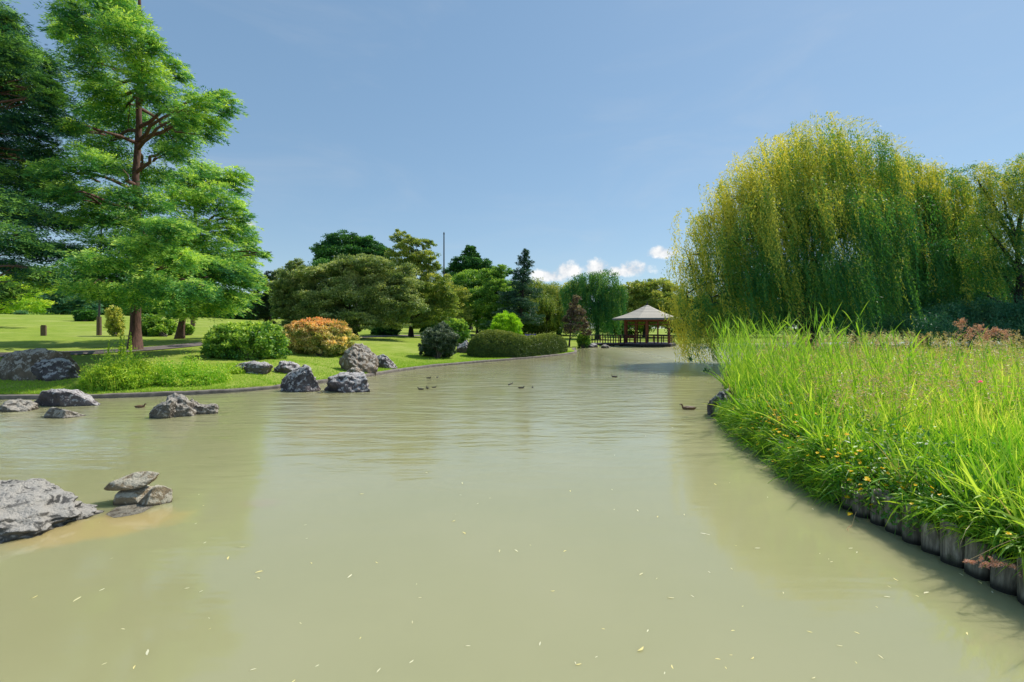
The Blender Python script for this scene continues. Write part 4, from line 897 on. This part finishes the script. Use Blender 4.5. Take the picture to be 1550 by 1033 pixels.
# palisade logs
def log_proto(i):
    h = .80; n = 18; r = .107; mb = MB(); zs = [-.4, -.1, .1, .25, .36, .385, .395]; rs = [1, 1, 1, .99, .98, .94, .85]
    a = np.linspace(0, 2 * np.pi, n, endpoint=False); prof = 1 + .05 * np.sin(a * 3 + i) + .03 * np.sin(a * 5 + 2 * i)
    V = np.concatenate([np.column_stack([np.cos(a) * r * k * prof, np.sin(a) * r * k * prof, np.full(n, z) + (.01 * np.cos(a + i) if z > .3 else 0)]) for z, k in zip(zs, rs)])
    fc = np.array([(q * n + j, q * n + (j + 1) % n, (q + 1) * n + (j + 1) % n, (q + 1) * n + j) for q in range(len(zs) - 1) for j in range(n)]); m = len(zs)
    mb.add(V, [fc, np.array([[(m - 1) * n + j for j in range(n)]])])
    return tag(mb.build('log_post', M['log'], origin=(0, 0, 0), smooth_=True), 'weathered round log post standing in the row that edges the right bank', 'log post', 'log posts edging the right bank')
lp = [log_proto(i) for i in range(5)]
S = resample([(4.62, 3.0), (4.56, 4.05), (4.5, 6.1), (4.6, 7.2), (4.8, 8.1), (5.07, 9.8)], .222)
for i, (x, y) in enumerate(S):
    o = lp[i] if i < 5 else lp[i % 5].copy()
    if i >= 5: col.objects.link(o)
    o.location = (x + RNG.normal(0, .012), y, RNG.uniform(-.11, .03)); o.rotation_euler = (RNG.normal(0, .03), RNG.normal(-.02, .03), RNG.uniform(0, 6.28))
# pink plumes
def plume(c, d, L, r, n, label, name='grass_plume', stem=None):
    c = np.array(c, float); d = np.array(d, float) / np.linalg.norm(d); root = empty(name, c, label, 'wild plant')
    mb = MB(); nb = 16
    P = []; A = []
    for i in range(nb):
        t = i / nb; b = c + d * L * t; dr = unit(d * .7 + rand_dir(1)[0]); k = n // nb; s = RNG.uniform(0, r * (1.1 - t * .7), k)
        P.append(b + np.outer(s, dr) + RNG.normal(0, r * .08, (k, 3))); A.append(unit(dr + RNG.normal(0, .6, (k, 3))))
    P = np.concatenate(P); mb.leaves(P, np.concatenate(A), rand_dir(len(P)), r * .16, r * .07, RNG.uniform(0, 1, len(P))); mb.build('plume', M['pink'], root)
    s = MB(); q = c if stem is None else np.array(stem); s.tube(curve(q, c + d * L * .9, .03, 6, .01), np.linspace(.004, .002, 6), 4); s.build('stem', M['straw'], root); return root
plume(at(1545, 858, 3.98), (-.95, .03, .1), .5, .075, 1500, 'pink feathery plume lying across the log posts near the corner', stem=at(1585, 800, 4.1))
plume(at(1283, 798, 5.4), (.0, -.05, -1), .16, .05, 500, 'small pink plume hanging over the water from a thin stem', stem=at(1296, 775, 5.6))
for i, (x, y, D) in enumerate([(1455, 500, 17), (1478, 505, 17.5), (1500, 510, 17), (1520, 515, 18), (1470, 515, 16), (1495, 520, 16.5)]):
    for q in range(1): plume(at(x, y, D), (RNG.normal(0, .3), 0, 1), .34, .3, 420, ['leftmost tallest pink plume behind the right meadow', 'second pink plume behind the right meadow', 'middle pink plume behind the right meadow', 'rightmost pink plume behind the right meadow', 'low left pink plume behind the right meadow', 'low right pink plume behind the right meadow'][i], stem=at(x, y + 55, D))
def thistle():
    c = at(1484, 579, 7.5); root = empty('thistle', c - [0, 0, .5], 'single bright pink thistle flower in the right meadow', 'flower')
    s = MB(); s.tube([c - [0, 0, .6], c - [0, 0, .02]], [.004, .003], 5); s.build('stem', M['bankleaf'], root)
    n = 70; a = unit(rand_dir(n) + [0, 0, .8]); f = MB(); f.leaves(np.tile(c, (n, 1)), a, rand_dir(n), .04, .008, RNG.uniform(0, 1, n)); f.build('bloom', M['magenta'], root)
thistle()
# drooping stems with dark seed heads reaching over the water
for i, (sx, sy, ex, ey, D) in enumerate([(1105, 600, 1045, 544, 13.2), (1108, 605, 1069, 560, 12.8)]):
    a = at(sx, sy, D); b = at(ex, ey, D); root = empty('drooping_reed', a, ['arching stem with a small dark seed head, farther out over the water', 'arching stem with a dark seed head closer to the reeds'][i], 'reed')
    s = MB(); p = curve(a, b, .18, 9, 0); s.tube(p, np.linspace(.005, .003, 9), 4); s.build('stem', M['reed'], root)
    n = 60; h = MB(); h.leaves(b + RNG.normal(0, .03, (n, 3)), rand_dir(n), rand_dir(n), .06, .03, RNG.uniform(0, .4, n)); h.build('seed_head', M['dark'], root)
# broad leaved plant over the logs
def dock():
    c = at(1432, 770, 5.05); root = empty('broadleaf_weed', c, 'pale broad-leaved plant draped over the log tops', 'wild plant')
    n = 34; a = RNG.uniform(0, 6.28, n); A = unit(np.column_stack([np.cos(a), np.sin(a), RNG.uniform(-.2, .5, n)])); P = c + RNG.normal(0, .10, (n, 3)) * [1.4, 1, .6]
    l = MB(); l.leaves(P, A, unit(UP + RNG.normal(0, .35, (n, 3))), RNG.uniform(.07, .13, n), RNG.uniform(.035, .06, n), RNG.uniform(.5, 1, n)); l.build('leaves', M['shrub'], root)
dock()

# short lawn blades near the water
def lawn_blades():
    n = 60000; P = resample(LSH[1:18], .05); k = RNG.integers(0, len(P), n); T_ = np.gradient(P, axis=0); T_ = unit(T_); N = np.stack([-T_[:, 1], T_[:, 0]], 1)
    d = .22 + 5 * RNG.uniform(0, 1, n) ** 1.7; p = P[k] + N[k] * d[:, None] + RNG.normal(0, .05, (n, 2)); ok = sdist(p[:, 0], p[:, 1], LPOLY, len(LSH)) > .2; p = p[ok]; d = d[ok]; n = len(p)
    Q = np.column_stack([p, gz(p[:, 0], p[:, 1]) - .01]); A = unit(np.column_stack([RNG.normal(0, .35, (n, 2)), np.ones(n)])); mb = MB()
    mb.ribbons(Q, A, RNG.uniform(.04, .13, n), .2, .018, .5 + RNG.normal(0, .2, n), 2); tag(mb.build('lawn_grass', M['lawnblade']), 'short rough grass along the pond kerb', 'grass', kind='stuff')
lawn_blades()

# ------------------------------------------------------------------ pavilion
def pavilion():
    D = 58.; cx = (979.5 - CX) / F * (D + 3.6); c = np.array([cx, D + 3.6, 0]); k = c[1] / F
    root = empty('pavilion', c, 'hexagonal wooden pavilion with pale shingled roof standing over the water', 'pavilion')
    Rr = 52.5 * k; ez = H + (HY - 482.5) * k; az = H + (HY - 461.5) * k
    hexa = lambda r, z, rot=0: [c + [r * math.cos(R(60 * i + rot)), r * math.sin(R(60 * i + rot)), z] for i in range(6)]
    E = hexa(Rr, ez); ap = c + [0, 0, az]; nrow = 9
    mb = MB()
    for i in range(6):
        a, b = E[i], E[(i + 1) % 6]
        for j in range(nrow):   # shingle courses, each a little proud of the next
            t0, t1 = j / nrow, (j + 1) / nrow
            lift = np.array([0, 0, .03]); sag = lambda t: np.array([0, 0, -.16 * math.sin(math.pi * t)])
            q = [a + (ap - a) * t0 + lift + sag(t0), b + (ap - b) * t0 + lift + sag(t0), b + (ap - b) * t1 + sag(t1), a + (ap - a) * t1 + sag(t1)]
            mb.add(q, np.array([[0, 1, 2, 3]]))
            mb.add([q[0], q[1], q[1] - lift, q[0] - lift], np.array([[0, 3, 2, 1]]))
    roof = mb.build('roof', M['roof'], root)
    f = MB(); E2 = hexa(Rr + .02, ez - .09)
    for i in range(6): f.beam(E2[i], E2[(i + 1) % 6], .1, .22)
    f.build('fascia', M['fascia'], roof)
    s = MB(); s.add(hexa(Rr - .08, ez - .12) , np.array([[5, 4, 3, 2, 1, 0]])); s.build('soffit', M['redwood_wood'], root)
    fn = MB(); fn.tube([ap - [0, 0, .1], ap + [0, 0, .1], ap + [0, 0, .25], ap + [0, 0, .5]], [.16, .1, .07, .03], 8); fn.build('finial', M['darkwood'], root)
    dz = .42
    dk = MB(); dp = hexa(44 * k, dz); lo = hexa(44 * k, dz - .08)
    dk.add(dp + lo, [np.array([[0, 1, 2, 3, 4, 5]]), np.array([[i, i + 6, (i + 1) % 6 + 6, (i + 1) % 6] for i in range(6)])]); dk.build('deck', M['deckwood'], root)
    e = MB(); L2 = hexa(44 * k - .03, dz - .23)
    for i in range(6): e.beam(L2[i], L2[(i + 1) % 6], .12, .26)
    e.build('deck_beam', M['darkwood'], root)
    Rp = 36 * k; PP = hexa(Rp, 0, 12); sp = [PP[i] * .5 + PP[(i + 1) % 6] * .5 for i in range(6)]
    for q in PP:
        p = MB(); p.box((q[0], q[1], (ez - .15 + dz) / 2), (.24, .24, ez - .15 - dz)); p.build('post', M['redwood_wood'], root)
    for i in (1, 3, 4):
        q = sp[i]; p = MB(); p.box((q[0], q[1], (ez - .15 + dz) / 2), (.16, .16, ez - .15 - dz)); p.build('post', M['redwood_wood'], root)
    for i in range(6):
        b = MB(); b.beam(PP[i] + [0, 0, ez - .28], PP[(i + 1) % 6] + [0, 0, ez - .28], .14, .24); b.beam(PP[i] + [0, 0, ez - .8], PP[(i + 1) % 6] + [0, 0, ez - .8], .07, .09); b.build('lintel', M['redwood_wood'], root)
    RP = hexa(41 * k, 0)
    for i in range(6):
        if i == 2: continue
        a, b_ = RP[i], RP[(i + 1) % 6]; rl = MB()
        for z in (dz + .35, dz + .68): rl.beam(a + [0, 0, z], b_ + [0, 0, z], .05, .06)
        rl.beam(a + [0, 0, dz + 1.05], b_ + [0, 0, dz + 1.05], .12, .07)
        r_ = rl.build('railing', M['darkwood'], root)
        for t in np.linspace(0, 1, 5)[:-1]:
            q = a + (b_ - a) * t; p = MB(); p.box((q[0], q[1], dz + .5), (.1, .1, 1.0)); p.build('baluster', M['redwood_wood'] if i % 2 else M['darkwood'], r_)
    for i in range(6):
        for rr in (41 * k, 20 * k):
            q = c + [rr * math.cos(R(60 * i + 3)), rr * math.sin(R(60 * i + 3)), 0]; p = MB(); p.tube([q + [0, 0, -.5], q + [0, 0, dz - .36]], [.14, .14], 8); p.build('pile', M['darkwood'], root)
    bn = MB(); bn.box(c + [-2.0, 1.4, dz + .43], (1.7, .4, .07)); bn.box(c + [-2.0, 1.65, dz + .8], (1.7, .06, .35)); bn.box(c + [-2.7, 1.4, dz + .2], (.08, .35, .4)); bn.box(c + [-1.3, 1.4, dz + .2], (.08, .35, .4))
    # walkway to the left bank
    x1 = c[0] - 41 * k + .3; y0 = c[1] - .9; x0 = (888 - CX) / F * y0
    w = empty('footbridge', ((x0 + x1) / 2, y0, 0), 'low timber footbridge with railings joining the pavilion to the left bank', 'footbridge')
    d = MB()
    nb = int((x1 - x0) / .2)
    for i in range(nb): d.box((x0 + (i + .5) * .2, y0 + .8, dz - .05), (.185, 1.9, .06))
    d.build('deck', M['deckwood'], w)
    b = MB(); b.beam((x0, y0 - .1, dz - .2), (x1, y0 - .1, dz - .2), .1, .2); b.beam((x0, y0 + 1.7, dz - .2), (x1, y0 + 1.7, dz - .2), .1, .2); b.build('deck_beam', M['darkwood'], w)
    for y in (y0 - .1, y0 + 1.7):
        r_ = MB(); r_.beam((x0, y, dz + 1.02), (x1, y, dz + 1.02), .1, .07); r_.beam((x0, y, dz + .35), (x1, y, dz + .35), .05, .05); r_ = r_.build('railing', M['darkwood'], w)
        for x in np.linspace(x0, x1, 8):
            p = MB(); p.box((x, y + .003, dz + .4), (.11, .11, 1.2)); p.build('rail_post', M['redwood_wood'] if int(x * 3) % 3 == 0 else M['darkwood'], r_)
    for x in np.linspace(x0 + .2, x1 - .2, 5):
        p = MB(); p.tube([(x, y0 + .1, -.5), (x, y0 + .1, dz - .3)], [.1, .1], 8); p.build('pile', M['darkwood'], w)
    t = empty('bench', c + [-2.0, 1.4, dz], 'dark wooden bench inside the pavilion', 'bench')
    s_ = MB(); s_.box(c + [-2.0, 1.4, dz + .43], (1.7, .4, .07)); s_.build('seat', M['redwood_wood'], t)
    s_ = MB(); s_.box(c + [-2.0, 1.65, dz + .8], (1.7, .06, .35)); s_.build('backrest', M['redwood_wood'], t)
    for dx in (-.7, .7):
        s_ = MB(); s_.box(c + [-2.0 + dx, 1.42, dz + .3], (.08, .38, .6)); s_.build('leg', M['darkwood'], t)
pavilion()

# ------------------------------------------------------------------ posts, lamp, mast
def mast():
    b = onground(672, 80); D = 80.; top = at(672, 355, D); root = empty('mast', b, 'tall thin dark mast rising above the trees', 'mast')
    m = MB(); m.tube([b, b + (top - b) * .5, top], [.16, .13, .1], 10); m.build('pole', M['metal'], root)
    m = MB(); m.tube([top, top + [0, 0, .15], top + [0, 0, .4]], [.14, .14, .05], 8); m.build('cap', M['metal'], root)
mast()
def lamp():
    b = gp(150, 508); D = b[1]; top = at(154, 330, D); root = empty('lamp_post', b, 'thin dark lamp post on the lawn, left of the redwoods', 'lamp post')
    m = MB(); m.tube([b, b + [0, 0, 1.6]], [.18, .17], 10); m.build('base', M['post'], root)
    m = MB(); m.tube([b + [0, 0, 1.6], top], [.08, .06], 8); m.build('pole', M['metal'], root)
    m = MB(); m.tube([top, top + [0, 0, .3], top + [0, 0, .45]], [.16, .22, .05], 10); m.build('lantern', M['metal'], root)
lamp()
for px, py, h, lab in [(66, 508.5, 15, 'short square timber post on the lawn at the left'), (292, 494, 13, 'short timber post on the far lawn right of the shorter redwood')]:
    b = gp(px, py); D = b[1]; m = MB(); hh = h / F * D; w = 5.2 / F * D; m.box(b + [0, 0, hh / 2 - .1], (w, w, hh + .2), .4)
    m.box(b + [0, 0, hh + .03], (w * .8, w * .8, .06), .4); tag(m.build('timber_post', M['post'], origin=b), lab, 'post')
def flowerbed():
    for i, (px, w, mm, lab) in enumerate([(802, 8, 'violet', 'patch of violet-blue flowers seen between the hedge and the trees'), (833, 10, 'violet', 'smaller bluish flower patch right of the violet one')]):
        b = onground(px, 58); n = 500; P = b + np.column_stack([RNG.uniform(-w, w, n) / F * 58, RNG.uniform(-.3, .3, n), RNG.uniform(.3, 1.1, n)]); mb = MB(); mb.leaves(P, rand_dir(n), rand_dir(n), .14, .1, RNG.uniform(0, 1, n)); root = empty('flower_bush', b, lab, 'flowers'); mb.build('blooms', M[mm], root)
        mb = MB(); P = P - [0, 0, .3]; mb.leaves(P, rand_dir(n), rand_dir(n), .16, .1, RNG.uniform(0, 1, n)); mb.build('foliage', M['green'], root)
flowerbed()

# ------------------------------------------------------------------ ducks
def duck(px, py, size, yaw, label, m='duck', group=None):
    b = wat(px, py); root = empty('duck', b, label, 'duck', group); s = size * .82
    sp = np.array([(-.48, 0, .12), (-.41, 0, .105), (-.3, 0, .07), (-.1, 0, .05), (.12, 0, .055), (.26, 0, .08), (.34, 0, .14), (.365, 0, .21), (.38, 0, .265), (.41, 0, .30), (.45, 0, .305), (.485, 0, .295)]) * s
    rd = np.array([.012, .055, .115, .155, .16, .125, .075, .048, .045, .06, .055, .025]) * s
    c_, s_ = math.cos(yaw), math.sin(yaw); rot = lambda v: np.stack([v[:, 0] * c_ - v[:, 1] * s_, v[:, 0] * s_ + v[:, 1] * c_, v[:, 2]], 1)
    mb = MB(); mb.tube(rot(sp), rd, 12, True); V = mb.v[0]; mb.v[0] = V + b; mb.build('body', M[m], root, smooth_=True)
    k = MB(); k.tube(rot(np.array([(.48, 0, .295), (.53, 0, .285), (.57, 0, .28)]) * s) + b, np.array([.022, .018, .010]) * s, 6); k.build('beak', M['beak'], root)
    for sd in (-1, 1):
        w = MB(); w.tube(rot(np.array([(.2, sd * .11, .1), (0, sd * .125, .115), (-.2, sd * .10, .12), (-.4, sd * .04, .14)]) * s) + b, np.array([.03, .055, .045, .01]) * s, 8); w.build('wing', M[m], root, smooth_=True)
g = 'small dark ducks on the pond'
for px, py, sz, yaw, lab in [(637, 590, .34, 3.0, 'dark duck low in the water, leftmost of the near left ducks'), (647, 588.5, .36, 2.0, 'dark duck with neck up in the middle of the left ducks'), (657, 587, .25, .3, 'small dark duck at the right of the left ducks'),
                             (649, 573, .32, 0, 'dark duck farther back, left of a pair'), (662, 572, .25, 1.2, 'small dark duck farther back, right of a pair'), (771, 583, .28, .9, 'small dark duck upright, left of the centre ducks'), (775, 581, .22, 1.2, 'tiny duck just behind the upright centre duck'),
                             (789, 588, .34, .2, 'dark duck facing right among the centre ducks'), (806, 587, .24, 1.4, 'small dark duck at the right of the centre ducks'), (930, 571, .4, 3.1, 'dark duck swimming towards the pavilion side, left of the right bank')]:
    duck(px, py, sz, yaw, lab, group=g)
duck(1042, 620, .58, 3.05, 'brown duck with dark head swimming near the right bank', 'duck_brown')
duck(212, 617, .42, .1, 'brown duck in the shallows left of the pointed stone cluster', 'duck_brown')

# ------------------------------------------------------------------ floating willow leaves
def fleaf(i):
    L = .055; n = 5; t = np.linspace(0, 1, n); w = np.sin(t * np.pi) * .006 + .001; y = .006 * np.sin(t * 3 + i); V = np.concatenate([np.column_stack([t * L, y + w, .0045 + .003 * t]), np.column_stack([t * L, y - w, np.full(n, .0045)])])
    mb = MB(); mb.add(V, np.array([(j, j + n, j + n + 1, j + 1) for j in range(n - 1)]), np.full(2 * n, .3 + .25 * i)); return mb
fm = foliage('fallen_leaf', (.42, .34, .10), (.5, .46, .25), (.62, .6, .45), .1)
fl = [tag(fleaf(i).build('floating_leaf', fm, origin=(0, 0, 0)), 'small pale willow leaf floating on the pond surface', 'leaf', 'fallen leaves floating on the pond') for i in range(3)]
spots = [(57, 902), (112, 912), (222, 985), (386, 868), (388, 875), (287, 890), (345, 848), (371, 828), (527, 876), (470, 852), (701, 733), (724, 762), (689, 788), (757, 837), (785, 836), (864, 745), (925, 741), (967, 775), (995, 784), (1037, 781), (1068, 809), (853, 836), (969, 872), (817, 972), (974, 980), (1328, 992), (1347, 904), (1141, 995), (1233, 1025), (1060, 808), (551, 748), (643, 716), (575, 1012), (1197, 755), (1228, 770), (1180, 725), (1085, 735), (1105, 860), (1150, 830), (1480, 880), (1450, 868), (1500, 895), (1360, 880), (1400, 900), (1290, 830), (1230, 958), (1016, 648), (977, 660), (700, 806), (1130, 700), (930, 690), (1465, 962), (1020, 905), (620, 1005), (880, 1005)]
for _ in range(70): spots.append((RNG.uniform(150, 1450), 640 + 390 * RNG.uniform(0, 1) ** .8))
for i, (x, y) in enumerate(spots):
    p = wat(x, y)
    if sdist([p[0]], [p[1]], RPOLY, len(RSH))[0] > -.05: continue
    o = fl[i] if i < 3 else fl[i % 3].copy()
    if i >= 3: col.objects.link(o)
    s = RNG.uniform(.6, 1.3) * (1 if i < 55 else .55); o.location = p; o.rotation_euler = (0, 0, RNG.uniform(0, 6.28)); o.scale = (s * 1.1, s * 1.1, s)

# ------------------------------------------------------------------ light, sky, camera
AZ, EL = R(54), R(52)
def world():
    w = bpy.data.worlds.new('World'); sc.world = w; w.use_nodes = True; w.node_tree.nodes.clear(); t = NT(w.node_tree); out = t.new('ShaderNodeOutputWorld')
    sky = t.new('ShaderNodeTexSky', sky_type='NISHITA'); sky.sun_disc = False; sky.sun_elevation = EL; sky.sun_rotation = AZ; sky.altitude = 100; sky.air_density = 1.0; sky.dust_density = .25; sky.ozone_density = 1.5
    tc = t.new('ShaderNodeTexCoord'); v = tc.outputs['Generated']; s = t.new('ShaderNodeSeparateXYZ', {'Vector': v}); y = t.m('MAXIMUM', s.outputs['Y'], .02)
    u = t.m('DIVIDE', s.outputs['X'], y); vv = t.m('DIVIDE', s.outputs['Z'], y)
    cb = t.new('ShaderNodeCombineXYZ', {'X': u, 'Y': vv}); n = t.noise(cb.outputs[0], 26, 6, .6); nbig = t.noise(cb.outputs[0], 9, 3)
    tot = None
    for px, py, a, b in [(832, 420, 42, 14), (858, 412, 28, 18), (905, 408, 28, 19), (925, 413, 44, 13), (958, 409, 32, 17), (1003, 384, 30, 14), (381, 341, 10, 6), (1440, 432, 40, 24), (1240, 512, 60, 8)]:
        du = t.m('DIVIDE', t.m('SUBTRACT', u, (px - CX) / F), a / F); dv = t.m('DIVIDE', t.m('SUBTRACT', vv, (HY - py) / F), b / F)
        dv = t.m('MULTIPLY', dv, t.m('ADD', 1, t.m('MULTIPLY', t.m('LESS_THAN', dv, 0), .6)))
        e = t.m('SUBTRACT', 1, t.m('ADD', t.m('MULTIPLY', du, du), t.m('MULTIPLY', dv, dv))); e = t.m('MAXIMUM', e, -3)
        tot = e if tot is None else t.m('MAXIMUM', tot, e)
    wn = t.noise(t.new('ShaderNodeMapping', {'Vector': v, 'Scale': (1.2, 1.2, 4)}).outputs[0], 2.2, 6, .6, .5);
    k = t.maprange(t.m('ADD', tot, t.m('MULTIPLY', t.m('SUBTRACT', n, .5), 3.2)), .0, .9); k = t.m('MULTIPLY', k, .97)
    shade = t.ramp(n, [(.35, (5.2, 5.5, 6.0)), (.6, (8.2, 8.2, 8.1))])
    hs = t.new('ShaderNodeHueSaturation', {'Saturation': SKYSAT, 'Value': 1.0, 'Color': sky.outputs[0]})
    gm = t.new('ShaderNodeGamma', {'Color': hs.outputs[0], 'Gamma': .5})
    c = t.mix(1.0, gm.outputs[0], SKYTINT, 'MULTIPLY')
    c = t.mix(t.maprange(wn, .45, .8, 0, .16), c, (4.6, 4.8, 5.0, 1))
    shade = t.mix(1.0, shade, (.85, .85, .85, 1), 'MULTIPLY')
    c = t.mix(k, c, shade)
    bg = t.new('ShaderNodeBackground', {'Color': c, 'Strength': SKYSTR}); t.l.new(bg.outputs[0], out.inputs[0])
SKYSAT, SKYTINT, SKYSTR = 1.15, (1.50, 1.80, 2.02, 1), .15
world()
sd = bpy.data.lights.new('sun', 'SUN'); sd.energy = 4.8; sd.angle = R(.6); sd.color = (1, .95, .86)
so = bpy.data.objects.new('sun', sd); col.objects.link(so)
to = Vector((math.sin(AZ) * math.cos(EL), math.cos(AZ) * math.cos(EL), math.sin(EL))); so.rotation_euler = to.to_track_quat('Z', 'Y').to_euler(); so.location = (20, 0, 40)
cd = bpy.data.cameras.new('camera'); co = bpy.data.objects.new('camera', cd); col.objects.link(co); co.location = (0, 0, H); co.rotation_euler = (R(90), 0, 0)
cd.sensor_width = 36; cd.lens = F / 1550 * 36; cd.shift_y = -(516.5 - HY) / 1550; cd.clip_end = 3000; cd.clip_start = .05; sc.camera = co
sc.view_settings.view_transform = 'Standard'; sc.view_settings.look = 'None'; sc.view_settings.exposure = 0
sc.render.engine = 'CYCLES'; sc.cycles.max_bounces = 6; sc.cycles.diffuse_bounces = 3; sc.cycles.transmission_bounces = 4; sc.cycles.transparent_max_bounces = 4; sc.cycles.use_denoising = True
